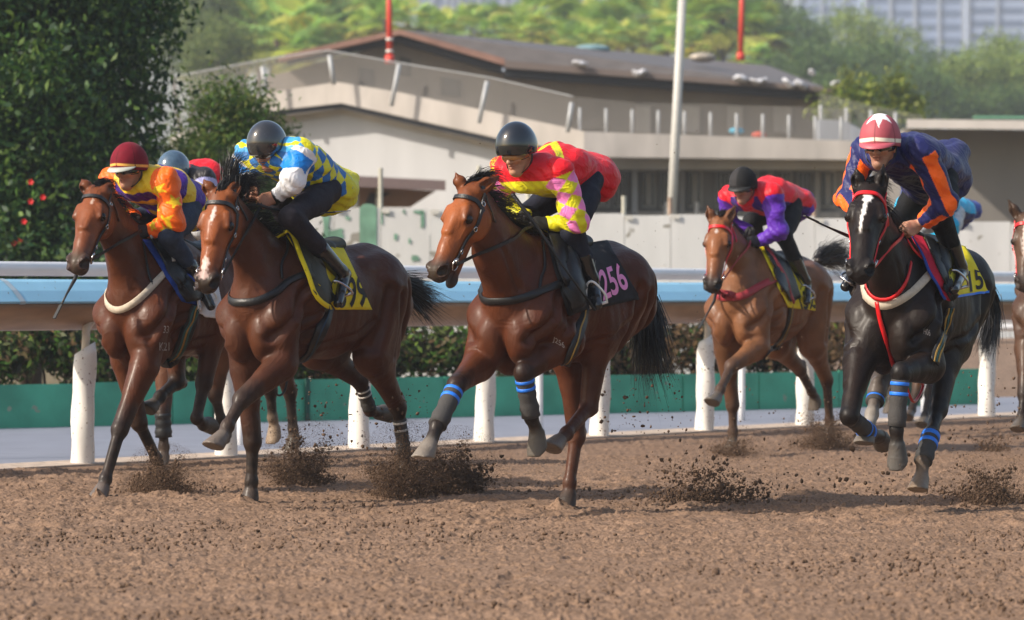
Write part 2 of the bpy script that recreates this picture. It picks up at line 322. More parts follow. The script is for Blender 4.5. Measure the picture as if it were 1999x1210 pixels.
def make_horse(S):
    fr = S['frame']; F, L = fr.F, fr.L; res = S.get('res', .009); f = Field(res); base = np.asarray(S['coat'], float); dark = np.asarray(S.get('points', (.012, .008, .007)))
    mid = base * .55 + dark * .45; dz = S.get('dz', 0.); pt = S.get('pitch', 0.)
    A = lambda s, lat, z: fr.at(s, lat, z + dz + (s + .7) * pt)
    # trunk
    rings = [(-.20, 1.17, .190, .265), (-.48, 1.215, .232, .375), (-.80, 1.180, .252, .325), (-1.06, 1.235, .236, .265), (-1.27, 1.285, .248, .255)]
    k = S.get('len', 1.) 
    rings = [(s * k, z, w, h) for s, z, w, h in rings]
    for (a, b) in zip(rings[:-1], rings[1:]):
        f.cone(A(a[0], 0, a[1]), A(b[0], 0, b[1]), a[2], b[2], base, .05, L, a[3], b[3], 'trunk')
    f.cone(A(-.40 * k, 0, 1.50), A(-.72 * k, 0, 1.44), .055, .06, base, .07, tag='withers')
    f.cone(A(-.8 * k, 0, 1.42), A(-1.25 * k, 0, 1.46), .06, .06, base, .08, tag='spine')
    for sg in (-1, 1):
        f.ell(A(-.040, sg * .085, 1.00), (.105, .088, .165), (F, L, UP), base, .022, 'pectoral')
        f.ell(A(-.20, sg * .075, .93), (.16, .09, .15), (F, L, UP), base, .03, 'brisket')
        f.cone(A(-.10, sg * .16, 1.12), A(-.44 * k, sg * .12, 1.47), .105, .06, base, .05, tag='blade')
        f.ell(A(-.07, sg * .165, 1.09), (.095, .075, .10), (F, L, UP), base, .03, 'shoulder')
        f.cone(A(-.30 * k, sg * .19, 1.27), A(-.42 * k, sg * .185, 1.02), .10, .075, base, .05, tag='triceps')
        f.cone(A(-1.20 * k, sg * .135, 1.33), A(-1.40 * k, sg * .105, 1.18), .155, .13, base, .06, tag='rump')
        f.ell(A(-1.08 * k, sg * .18, 1.40), (.13, .05, .06), (F, L, UP), base, .08, 'hip')
    # legs
    lens = []
    for name, g in S['legs'].items():
        sg = 1 if name[0] == 'L' else -1; lat = g.get('lat', sg * .11)
        P = [fr.px(q[0], q[1], q[2] if len(q) > 2 else lat) for q in g['j']]       # knee / hock, fetlock, coronet, toe
        up_c = np.asarray(g.get('up', base)); lo_c = np.asarray(g.get('lo', dark)); so_c = np.asarray(g.get('sock', lo_c)); hoof_c = g.get('hoof', (.10, .085, .07))
        sc = g.get('sc', 1.)
        kn, fe, co, to = P
        if name[1] == 'F':
            sp = A(-.12, sg * .155, 1.10); el = fr.px(*g['elbow']) if 'elbow' in g else ik(sp, kn, .27, .40, -F * .9 - UP * .5 + L * sg * .25)
            f.cone(sp, el, .10, .088, up_c, .05, tag='arm')
            f.cone(el, kn, .072, .045, up_c, .03, L, .098, .050, 'forearm'); f.cone(el + (kn - el) * .08, el + (kn - el) * .45, .088, .062, up_c, .03, tag='forearm')
            f.cone(el + (kn - el) * .72, kn, .047, .047, lo_c * .5 + up_c * .5 if 'lo' not in g else lo_c, .03, w=4, tag='lower')
            f.ell(kn, (.050, .047, .062), (unit(np.cross(unit(fe - kn), L)), L, unit(fe - kn)), lo_c, .02, 'knee', w=8)
            f.cone(kn, fe, .036, .031, lo_c, .02, L, .042, .036, 'cannon', w=6)
            lens.append((name, 'sp-el %.2f' % np.linalg.norm(el - sp), 'el-kn %.2f' % np.linalg.norm(kn - el)))
        else:
            hp = A(-1.22 * k, sg * .13, 1.27); st = fr.px(*g['stifle']) if 'stifle' in g else ik(hp, kn, .42, .47, F + L * sg * .12)
            f.cone(hp, st, .175, .115, up_c, .06, L, .20, .14, 'thigh'); f.cone(A(-1.42 * k, sg * .10, 1.16), st + (kn - st) * .35, .115, .070, up_c, .06, tag='ham')
            f.cone(st, kn, .085, .044, up_c, .04, L, .115, .050, 'gaskin'); f.cone(st + (kn - st) * .6, kn, .048, .046, lo_c * .4 + up_c * .6 if 'lo' not in g else lo_c, .03, tag='lower', w=1.5)
            back = unit(unit(kn - st) - unit(fe - kn)) 
            f.cone(kn, kn + back * .045 + unit(kn - fe) * .03, .044, .030, lo_c, .02, tag='hock', w=2); f.cone(kn + back * .045 + unit(kn - fe) * .03, st + (kn - st) * .55 + back * .02, .016, .020, lo_c * .5 + up_c * .5, .03, tag='tendon')
            f.ell(kn, (.046, .046, .062), (unit(np.cross(unit(fe - kn), L)), L, unit(fe - kn)), lo_c, .02, 'hock', w=6)
            f.cone(kn, fe, .038, .032, lo_c, .02, L, .045, .037, 'cannon', w=6)
            lens.append((name, 'hp-st %.2f' % np.linalg.norm(st - hp), 'st-hk %.2f' % np.linalg.norm(kn - st)))
        pz = unit(co - fe); bk = unit(-np.cross(unit(np.cross(kn - fe, L)), L)) if False else unit(unit(kn - fe) - pz * 0)
        f.ell(fe, (.042, .040, .045), (F, L, UP), so_c, .015, 'fetlock', w=2); f.cone(fe, co, .034, .038, so_c, .015, tag='pastern', w=2)
        hd = unit(to - co) * .75 + pz * .25; hl = max(.075, min(.12, np.linalg.norm(to - co)))
        hd = unit(hd); dors = unit(np.cross(hd, L)); sn = unit(hd * .80 - dors * .60); f.frustum(co - hd * .004, co + hd * (hl + .03), .043, .066, hoof_c, .012, 'hoof', w=4); f.P[-1]['cut'] = (co + hd * hl * .92, sn)
        lens.append(('   kn-fe %.2f' % np.linalg.norm(fe - kn), 'fe-co %.2f' % np.linalg.norm(co - fe), 'co-toe %.2f' % np.linalg.norm(to - co)))
        g['pts'] = P
    # head and neck
    hx = S['head']; poll = fr.px(*hx['poll']); mz = pd(hx['muzzle'][0], hx['muzzle'][1], poll[1] + hx['muzzle'][2]); x = unit(mz - poll); Lh = np.linalg.norm(mz - poll)
    fl = unit(V3(x[0], x[1], 0)); fl = unit(fl * (1 - hx.get('mix', 0)) + F * hx.get('mix', 0)); hint = fl * .75 + UP * .66 + L * hx.get('roll', 0.)
    y = unit(hint - x * np.dot(hint, x)); z = np.cross(y, x); q = Lh / .62; ax = (x, y, z)
    H = lambda a, b, c: poll + (x * a + y * b + z * c) * q
    S['H'] = H; S['hax'] = ax; S['q'] = q; lens.append(('head %.2f' % Lh,))
    nb = A(-.36 * k, 0, 1.26); nt_ = H(.035, -.085, 0); nm = (nb + nt_) / 2 + unit(V3(*(UP * .5 + F * -.3))) * S.get('crest', .03)
    if 'neck' in S: nm = fr.px(*S['neck'])
    f.cone(nb, nm, .15, .085, base, .05, L, .27, .180, 'neck'); f.cone(nm, nt_, .085, .064, base, .04, L, .180, .120, 'neck')
    f.cone(A(-.06, 0, 1.20), nm - UP * .05 + F * .05, .125, .085, base, .06, tag='neck')
    hc = np.asarray(S.get('face', base)); mc = np.asarray(S.get('muzzle_col', (.036, .026, .022)))  # bay heads lifted above the darkened body coat to imitate sun and shade
    f.cone(H(.03, -.055, 0), H(.20, -.045, 0), .075 * q, .090 * q, hc, .03, z, .085 * q, .098 * q, 'head')
    f.cone(H(.20, -.050, 0), H(.40, -.050, 0), .092 * q, .060 * q, hc, .03, z, .100 * q, .074 * q, 'head')
    f.cone(H(.40, -.050, 0), H(.555, -.052, 0), .060 * q, .060 * q, hc * .7 + mc * .3, .025, z, .072 * q, .066 * q, 'head')
    f.ell(H(.580, -.055, 0), (.052 * q, .058 * q, .058 * q), ax, mc, .02, 'muzzle')
    gp = hx.get('gape', 0.); jv = lambda a, b: H(a, b - gp * max(0, a - .2) / .36, 0)
    f.ell(jv(.552, -.118), (.048 * q, .030 * q, .040 * q), ax, mc, .02 if gp == 0 else .008, 'chin')
    f.cone(jv(.28, -.130), jv(.53, -.116), .048 * q, .030 * q, hc * .8, .03 if gp == 0 else .012, tag='jawline')
    if gp: f.cone(H(.50, -.098 - gp * .5, 0), H(.60, -.098 - gp * .5, 0), .030 * q, .028 * q, (.10, .03, .02), .006, z, gp * .34, gp * .34, 'mouth', 'sub', 1.5); f.ell(H(.565, -.088, 0), (.03 * q, .012, .03), ax, (.45, .38, .26), .006, 'teeth')
    f.cone(H(.02, .016, 0), H(.33, .036, 0), .05 * q, .036 * q, hc, .03, z, .02 * q, .016 * q, 'head')
    for sg in (-1, 1):
        f.ell(H(.155, -.130, sg * .058), (.125 * q, .098 * q, .040 * q), ax, hc, .03, 'cheek')
        f.cone(H(.150, .020, sg * .074), H(.225, .012, sg * .094), .020 * q, .017 * q, hc * .9, .03, tag='brow')
        f.cone(H(.25, -.03, sg * .075), H(.38, -.05, sg * .052), .016 * q, .010 * q, hc, .02, tag='crest')
        f.ell(H(.212, -.008, sg * .106), (.038 * q, .025 * q, .020 * q), ax, (.015, .008, .006), .010, 'socket', 'sub', 2.5)
        f.ell(H(.566, -.026, sg * .050), (.058 * q, .046 * q, .033 * q), ax, mc * .9 + hc * .1, .014, 'nostril')
        f.ell(H(.590, -.014, sg * .074), (.043 * q, .028 * q, .042 * q), unit_rows(x * .9 + y * .35, y - x * .35, z), (.005, .002, .002), .005, 'nostril', 'sub', 3)
        f.cone(H(.50, -.086, sg * .056), H(.64, -.084, sg * .022), .007, .007, (.012, .006, .006), .008, tag='mouth', mode='sub', w=2)
        tip = hx['ears'][0 if sg < 0 else 1]; tip = pd(tip[0], tip[1], poll[1] + tip[2]); eb = H(.00, -.012, sg * .058); d = unit(tip - eb); fn = unit(np.cross(d, z * 1.0)); emid = eb + (tip - eb) * .45
        opn = unit(fl + z * sg * .7 - d * np.dot(fl + z * sg * .7, d)); wn = unit(np.cross(opn, d))
        f.cone(eb, emid, .032, .040, hc * .7, .012, opn, .040, .041, 'ear'); f.cone(emid, tip, .025, .004, hc * .5, .008, opn, .039, .007, 'ear')
        f.cone(eb + d * .03 + opn * .03, tip - d * .03 + opn * .016, .020, .008, (.015, .009, .006), .008, tag='ear', mode='sub', w=1.2)
    if S.get('extra'): S['extra'](f, fr, H, ax)
    V, Q = f.solve(); V = f.relax(V, Q, 2); C, bi, bt = f.colour(V)
    # lines between the muscles of shoulder, barrel and thigh
    e1 = V[Q[:, 2]] - V[Q[:, 0]]; e2 = V[Q[:, 3]] - V[Q[:, 1]]; qn = np.cross(e1, e2); VN = np.zeros_like(V)
    for c_ in range(4): np.add.at(VN, Q[:, c_], qn)
    VN /= np.linalg.norm(VN, axis=1)[:, None] + 1e-12; s_ = (V - fr.O) @ F; l_ = (V - fr.O) @ L; z_ = V[:, 2] - dz - (s_ + .7) * pt; dis = np.zeros(len(V))
    for path, dep, sig in GROOVES:
        dep = dep * (1.35 if dep > .002 else 1)
        dm = np.full(len(V), 9.)
        for a, b in zip(path[:-1], path[1:]):
            a = np.array(a); b = np.array(b); ab = b - a; px_ = s_ / k - a[0]; pz_ = z_ - a[1]; t_ = np.clip((px_ * ab[0] + pz_ * ab[1]) / (ab @ ab), 0, 1); dm = np.minimum(dm, np.hypot(px_ - t_ * ab[0], pz_ - t_ * ab[1]))
        g_ = dep * (np.exp(-(dm / sig) ** 2) - .45 * np.exp(-((dm - 2.2 * sig) / (1.3 * sig)) ** 2)); dis += g_ * np.clip((np.abs(l_) - .07) / .05, 0, 1)
    onbody = np.isin(np.array([p['tag'] for p in f.P])[bi], ('trunk', 'blade', 'shoulder', 'triceps', 'rump', 'hip', 'neck', 'thigh', 'ham', 'spine', 'brisket', 'pectoral', 'arm'))
    V = V - VN * (dis * onbody)[:, None]
    # dust on the lower legs and the belly
    dn = np.clip((.62 - V[:, 2]) / .5, 0, 1) * .20 + np.clip((.95 - V[:, 2]) / .25, 0, 1) * .10; dn = dn * (.55 + .45 * np.sin(V[:, 0] * 37 + 3 * np.sin(V[:, 2] * 29)) * np.sin(V[:, 1] * 31 + V[:, 2] * 23)); C = C * (1 - dn[:, None]) + np.array((.13, .085, .058)) * dn[:, None]
    # markings of the coat: a paler belly and flank, blaze or star, dust on the lower legs
    hl = (V - poll) @ np.array(ax).T / q
    inh = (hl[:, 0] > .38) & (hl[:, 0] < .72) & (np.abs(hl[:, 2]) < .12) & (hl[:, 1] > -.26) & (hl[:, 1] < .1); mm = (np.clip((hl[:, 0] - .47 + .25 * np.clip(-hl[:, 1] - .09, 0, .1)) / .10, 0, 1) * inh * .9)[:, None]; C = C * (1 - mm) + np.minimum(C, mc) * mm
    for (c, r, colr) in S.get('marks', ()):
        d = np.sqrt((((hl - np.array(c)) / np.array(r)) ** 2).sum(1)) + .25 * np.sin(hl[:, 0] * 150) * np.cos(hl[:, 2] * 190); m = np.clip((1.15 - d) / .35, 0, 1)[:, None]; C = C * (1 - m) + np.array(colr) * m
    pa = np.clip(.5 + .6 * np.sin(V[:, 0] * 5.3 + 1.7 * np.sin(V[:, 2] * 4.1 + S['frame'].O[0])) * np.sin(V[:, 1] * 4.7 + 1.3 * np.sin(V[:, 0] * 6.1)), 0, 1); C = C * (1 + (pa[:, None] - .5) * np.array((.22, .30, .34)))
    nz = .5 + .5 * np.sin(V[:, 0] * 9.1 + 2 * np.sin(V[:, 2] * 7)) * np.sin(V[:, 1] * 8.3 + V[:, 2] * 5.7)
    C = C * (1 + .16 * (nz[:, None] - .5))
    root = empty('racehorse', fr.at(-.7, 0, 0), S['label'], 'horse', S.get('group'))
    body = mesh_obj('body', V, Q, S['mat'], root, True, C)
    bvh = BVHTree.FromPolygons(V.tolist(), Q.tolist()); S['bvh'] = bvh; S['root'] = root; S['body'] = body
    for sg in (-1, 1):
        m = MB().ball(H(.212, -.010, sg * .0885), .029 * q, 28, 18); m.build('eye', EYE, root, True)
    # mane along the crest
    cp = [H(.02, .02, 0), nt_ + unit(np.cross(unit(nm - nt_), L)) * -.02 + UP * .10, nm + UP * .165 - F * .05, A(-.42 * k, 0, 1.575)]
    if 'crest_px' in S: cp = [fr.px(*p) for p in S['crest_px']]
    cl = spline(cp, 20); n = int(S.get('mane_n', 700) * 1.7); roots = []; tips = []; mids = []; ml = S.get('mane_len', .15); md = S.get('mane_dir', (-.6, .3, .1))
    D0 = F * md[0] + L * md[1] + UP * md[2]
    for i in range(n):
        u = random.random() * (len(cl) - 1.01); j = int(u); p = cl[j] + (cl[j + 1] - cl[j]) * (u - j); h = bvh.find_nearest(Vector(p)); p = np.array(h[0]) * .6 + np.array(p) * .4 + RNG.normal(0, .008, 3)
        cl_ = round(u * 1.3); rs = random.Random(cl_ * 13 + 5); cd = V3(rs.gauss(0, .25), rs.gauss(0, .25), rs.gauss(0, .25))
        d = D0 + cd * .7 + RNG.normal(0, .08, 3) - UP * .15; l = ml * random.uniform(.55, 1.15); roots.append(p); mids.append(p + (D0 * .35 + UP * S.get('mane_up', .22) + cd * .4) * l); tips.append(p + d * l)
    for q_ in S.get('tuft', ()):        # forelock or a tuft blown up: (n, root, direction, length)
        for i in range(int(q_[0] * 1.6)):
            p = fr.px(*q_[1]) + RNG.normal(0, .02, 3); d = F * q_[2][0] + L * q_[2][1] + UP * q_[2][2] + RNG.normal(0, .22, 3); l = q_[3] * random.uniform(.5, 1.1)
            roots.append(p); mids.append(p + UP * l * .5 + d * .2 * l); tips.append(p + d * l)
    strands('mane', roots, tips, mids, .0055, S.get('hair', HAIR), root)
    # tail: hair round a path
    if 'tail' in S:
        tp = [fr.px(*p) for p in S['tail']]; tw = S.get('tail_w', .10); roots = []; tips = []; mids = []
        MBt = MB().tube(spline(tp[:3], 4), [.035 - .002 * i for i in range(len(spline(tp[:3], 4)))], 8); sp_ = spline(tp, 10)
        for i in range(int(S.get('tail_n', 900) * 1.8)):
            a = RNG.normal(0, 1, 3); u0 = random.uniform(0, .45) * (len(sp_) - 1); u1 = min(len(sp_) - 1, u0 + random.uniform(.35, .62) * (len(sp_) - 1)); um = (u0 + u1) / 2
            g_ = lambda u: sp_[int(u)] + (sp_[min(int(u) + 1, len(sp_) - 1)] - sp_[int(u)]) * (u - int(u))
            roots.append(g_(u0) + a * tw * (.18 + .25 * u0 / len(sp_))); mids.append(g_(um) + a * tw * (.2 + .4 * um / len(sp_)) + RNG.normal(0, .01, 3)); tips.append(g_(u1) + a * tw * (.15 + .5 * u1 / len(sp_)) + RNG.normal(0, .02, 3))
        t = strands('tail', roots, tips, mids, .0062, S.get('hair', HAIR), root)
        MBt.build('dock', S.get('hair', HAIR), t, True)
    return root
def unit_rows(*r): return tuple(unit(v) for v in r)

# ---------------------------------------------------------------- tack, laid on the horse's own surface
def hit(S, px, py):
    d = Vector(((px - CX) / FPX, 1, (YH - py) / FPX)).normalized(); h = S['bvh'].ray_cast(Vector((0, 0, HC)), d)
    if h[0] is None:
        c = S['frame'].px(px, py, .05); h = S['bvh'].find_nearest(Vector(c))
        n = np.array(h[1]); n = n if np.dot(n, np.array(d)) < 0 else -n
        return np.array(h[0]), n
    return np.array(h[0]), np.array(h[1])
def outward(n): n = np.array(n); return n
def strap(S, pts, w, t=.004, lift=.002, dens=5, mb=None, mirror=False):
    """a strap that follows the horse's skin under a line of photo pixels"""
    P2 = spline([V3(a, b, 0) for a, b in pts], dens); P = []; N = []
    for p in P2:
        a, n = hit(S, p[0], p[1]); P.append(a + n * lift); N.append(n)
    for _ in range(2):
        P = [P[0]] + [(P[i - 1] + P[i] * 2 + P[i + 1]) / 4 for i in range(1, len(P) - 1)] + [P[-1]]
        N = [N[0]] + [unit(N[i - 1] + N[i] + N[i + 1]) for i in range(1, len(N) - 1)] + [N[-1]]
    P = [p + n * .003 for p, n in zip(P, N)]
    if mirror:                                   # carried round to the far side of the breast
        fr = S['frame']; la = [float(np.dot(p - fr.O, fr.L)) for p in P]; i0 = next(i for i, v in enumerate(la) if v > .012); P, N = P[i0:], N[i0:]; A = []; B = []
        for p, l_ in zip(P[::-1], la[i0:][::-1]):
            h = S['bvh'].find_nearest(Vector(p - fr.L * 2 * l_)); A.append(np.array(h[0]) + np.array(h[1]) * (lift + .003)); B.append(np.array(h[1]))
        P, N = A + P, B + N
        for _ in range(2): P = [P[0]] + [(P[i - 1] + P[i] * 2 + P[i + 1]) / 4 for i in range(1, len(P) - 1)] + [P[-1]]
    m = mb or MB(); m.ribbon(P, N, w, t); return m
def free_strap(pts, nrm, w, t=.004, mb=None):
    P = spline(pts, 6); m = mb or MB(); m.ribbon(P, [nrm] * len(P), w, t); return m
def sheet(S, quad, nu, nv, lift, fn=None):
    """a grid of surface points under a pixel quad (tl, tr, br, bl)"""
    q = [V3(a, b, 0) for a, b in quad]; P = np.zeros((nv + 1, nu + 1, 3)); N = np.zeros((nv + 1, nu + 1, 3))
    for j in range(nv + 1):
        for i in range(nu + 1):
            u, v = i / nu, j / nv; p = (q[0] * (1 - u) + q[1] * u) * (1 - v) + (q[3] * (1 - u) + q[2] * u) * v
            if fn: p = p + V3(*fn(u, v), 0)
            P[j, i], N[j, i] = hit(S, p[0], p[1])
    for _ in range(3):
        P[1:-1, 1:-1] = (P[:-2, 1:-1] + P[2:, 1:-1] + P[1:-1, :-2] + P[1:-1, 2:] + 2 * P[1:-1, 1:-1]) / 6
    return P + N * lift, N
def sheet_mesh(name, P, N, t, material, parent):
    h, w = P.shape[:2]; A = P.reshape(-1, 3); B = (P + N * t).reshape(-1, 3); V = np.concatenate([A, B]); o = h * w; F = []
    for j in range(h - 1):
        for i in range(w - 1):
            a = j * w + i; F.append((a, a + w, a + w + 1, a + 1)); F.append((o + a, o + a + 1, o + a + w + 1, o + a + w))
    for i in range(w - 1): F += [(i, i + 1, o + i + 1, o + i), ((h - 1) * w + i + 1, (h - 1) * w + i, o + (h - 1) * w + i, o + (h - 1) * w + i + 1)]
    for j in range(h - 1): F += [((j + 1) * w, j * w, o + j * w, o + (j + 1) * w), (j * w + w - 1, (j + 1) * w + w - 1, o + (j + 1) * w + w - 1, o + j * w + w - 1)]
    o_ = mesh_obj(name, V, np.array(F), material, parent); return o_
def text_mesh(s, bold=0.):
    c = bpy.data.curves.new('txt', 'FONT'); c.body = s; c.size = 1.; c.resolution_u = 4; c.offset = bold; o = bpy.data.objects.new('txt', c); COL.objects.link(o)
    bpy.context.view_layer.update(); me = bpy.data.meshes.new_from_object(o.evaluated_get(bpy.context.evaluated_depsgraph_get()))
    V = np.array([v.co[:] for v in me.vertices]); F = [list(p.vertices) for p in me.polygons]
    bpy.data.objects.remove(o); bpy.data.curves.remove(c); bpy.data.meshes.remove(me)
    lo = V.min(0); hi = V.max(0); V = (V - lo) / np.maximum(hi - lo, 1e-9); return V[:, :2], F
def lettering(S, s, quad, material, parent, name='number', lift=.012, bold=.0, on=None):
    """writing wrapped over the cloth or the coat; quad = tl, tr, br, bl in photo pixels; on = the sheet it is printed on"""
    uv, F = text_mesh(s, bold); q = [V3(a, b, 0) for a, b in quad]; V = []
    for u, v in uv:
        v = 1 - v; p = (q[0] * (1 - u) + q[1] * u) * (1 - v) + (q[3] * (1 - u) + q[2] * u) * v
        d = Vector(((p[0] - CX) / FPX, 1, (YH - p[1]) / FPX)).normalized(); b = on or S['bvh']; h = b.ray_cast(Vector((0, 0, HC)), d)
        if h[0] is None: h = b.find_nearest(Vector(S['frame'].px(p[0], p[1], .25)))
        n = np.array(h[1]); n = n if np.dot(n, np.array(d)) < 0 else -n; V.append(np.array(h[0]) + n * lift)
    return mesh_obj(name, V, F, material, parent, False)
def snap_strap(S, pts, w, t=.005, lift=.003, mb=None, n=7):
    P = []; N = []
    for p in spline(pts, n):
        h = S['bvh'].find_nearest(Vector(p)); P.append(np.array(h[0]) + np.array(h[1]) * (lift + .002)); N.append(np.array(h[1]))
    for _ in range(2): P = [P[0]] + [(P[i - 1] + P[i] * 2 + P[i + 1]) / 4 for i in range(1, len(P) - 1)] + [P[-1]]; N = [N[0]] + [unit(N[i - 1] + N[i] + N[i + 1]) for i in range(1, len(N) - 1)] + [N[-1]]
    m = mb or MB(); m.ribbon(P, N, w, t); return m, P, N
def ring(c, n, R, r, mb, k=16):
    n = unit(n); u = unit(np.cross(n, UP + V3(.01, .02, 0))); v = np.cross(n, u)
    return mb.tube([np.asarray(c) + R * (math.cos(2 * math.pi * i / k) * u + math.sin(2 * math.pi * i / k) * v) for i in range(k)], r, 6, True)
# ---------------------------------------------------------------- jockeys
SKIN = (.50, .27, .17)
def skin_mat(name, rough=.5):
    m = vmat(name, rough, .45, var=.06, vscale=40, bump=.15, bscale=300)
    m.node_tree.nodes['Principled BSDF'].inputs['Subsurface Weight'].default_value = .08
    m.node_tree.nodes['Principled BSDF'].inputs['Subsurface Radius'].default_value = (.012, .004, .002); return m
SKINM = skin_mat('skin')
SILK = vmat('silk', .46, .28, sheen=.05, bump=.5, bscale=60, var=.05, vscale=14, vein=9., veins=.28)
GLOVE = mat('black_glove_cloth', (.012, .012, .014), .7, var=.3, bump=.3, bscale=200)
BREECH = {}
BOOTM = mat('black_boot_leather', (.010, .010, .011), .22, spec=.6, coat=.3, bump=.25, bscale=30)
GOGGLE_D = mat('dark_goggle_lens', (.008, .008, .009), .06, spec=.8, coat=1.)
GOGGLE_A = mat('amber_goggle_lens', (.42, .19, .055), .10, spec=.8, coat=1., var=.5, vscale=18)
RUBBER = mat('black_rubber', (.012, .012, .013), .5)
STEEL = mat('steel', (.55, .55, .56), .22, metal=1.)
WHITEM = mat('white_enamel', (.78, .77, .75), .35, coat=.4)

def add_hand(f, wr, d, pal, col, sc=1., k=.006, grow=0.):
    """a hand closed on the reins: palm, four bent fingers of different length, a thumb across the top"""
    d = unit(d); pal = unit(pal - d * np.dot(pal, d)); up = np.cross(pal, d)
    if up[2] < 0: up = -up
    g = grow; kn = wr + d * .082 * sc
    f.cone(wr, wr + d * .03 * sc, .028 * sc + g, .026 * sc + g, col, .012, pal, .033 * sc + g, .038 * sc + g, 'hand')
    f.cone(wr + d * .025 * sc, kn, .020 * sc + g, .017 * sc + g, col, .012, pal, .037 * sc + g, .043 * sc + g, 'hand')
    for i, (o, L_, r) in enumerate(((.032, .92, .0095), (.011, 1.04, .0100), (-.010, .97, .0096), (-.030, .78, .0085))):
        p = kn + up * o * sc + d * (-.006 if i in (0, 3) else 0); a1 = d * .72 + pal * .69; a2 = -d * .38 + pal * .92; a3 = -d * .98 + pal * .1
        p1 = p + unit(a1) * .036 * L_ * sc; p2 = p1 + unit(a2) * .026 * L_ * sc; p3 = p2 + unit(a3) * .022 * L_ * sc
        f.cone(p - d * .012, p1, r * 1.12 + g, r * 1.05 + g, col, k, tag='finger'); f.cone(p1, p2, r + g, r * .95 + g, col, .004, tag='finger'); f.cone(p2, p3, r * .93 + g, r * .8 + g, col, .004, tag='finger')
        f.ell(p, (r * 1.25 + g,) * 3, (d, pal, up), col, .006, 'knuckle')
    t0 = wr + d * .028 * sc + up * .030 * sc + pal * .010; t1 = t0 + unit(d * .75 + up * .35 + pal * .5) * .036 * sc; t2 = t1 + unit(d * .9 - up * .15 + pal * .5) * .030 * sc
    f.cone(t0, t1, .0145 * sc + g, .0115 * sc + g, col, .010, tag='thumb'); f.cone(t1, t2, .011 * sc + g, .009 * sc + g, col, .004, tag='thumb')

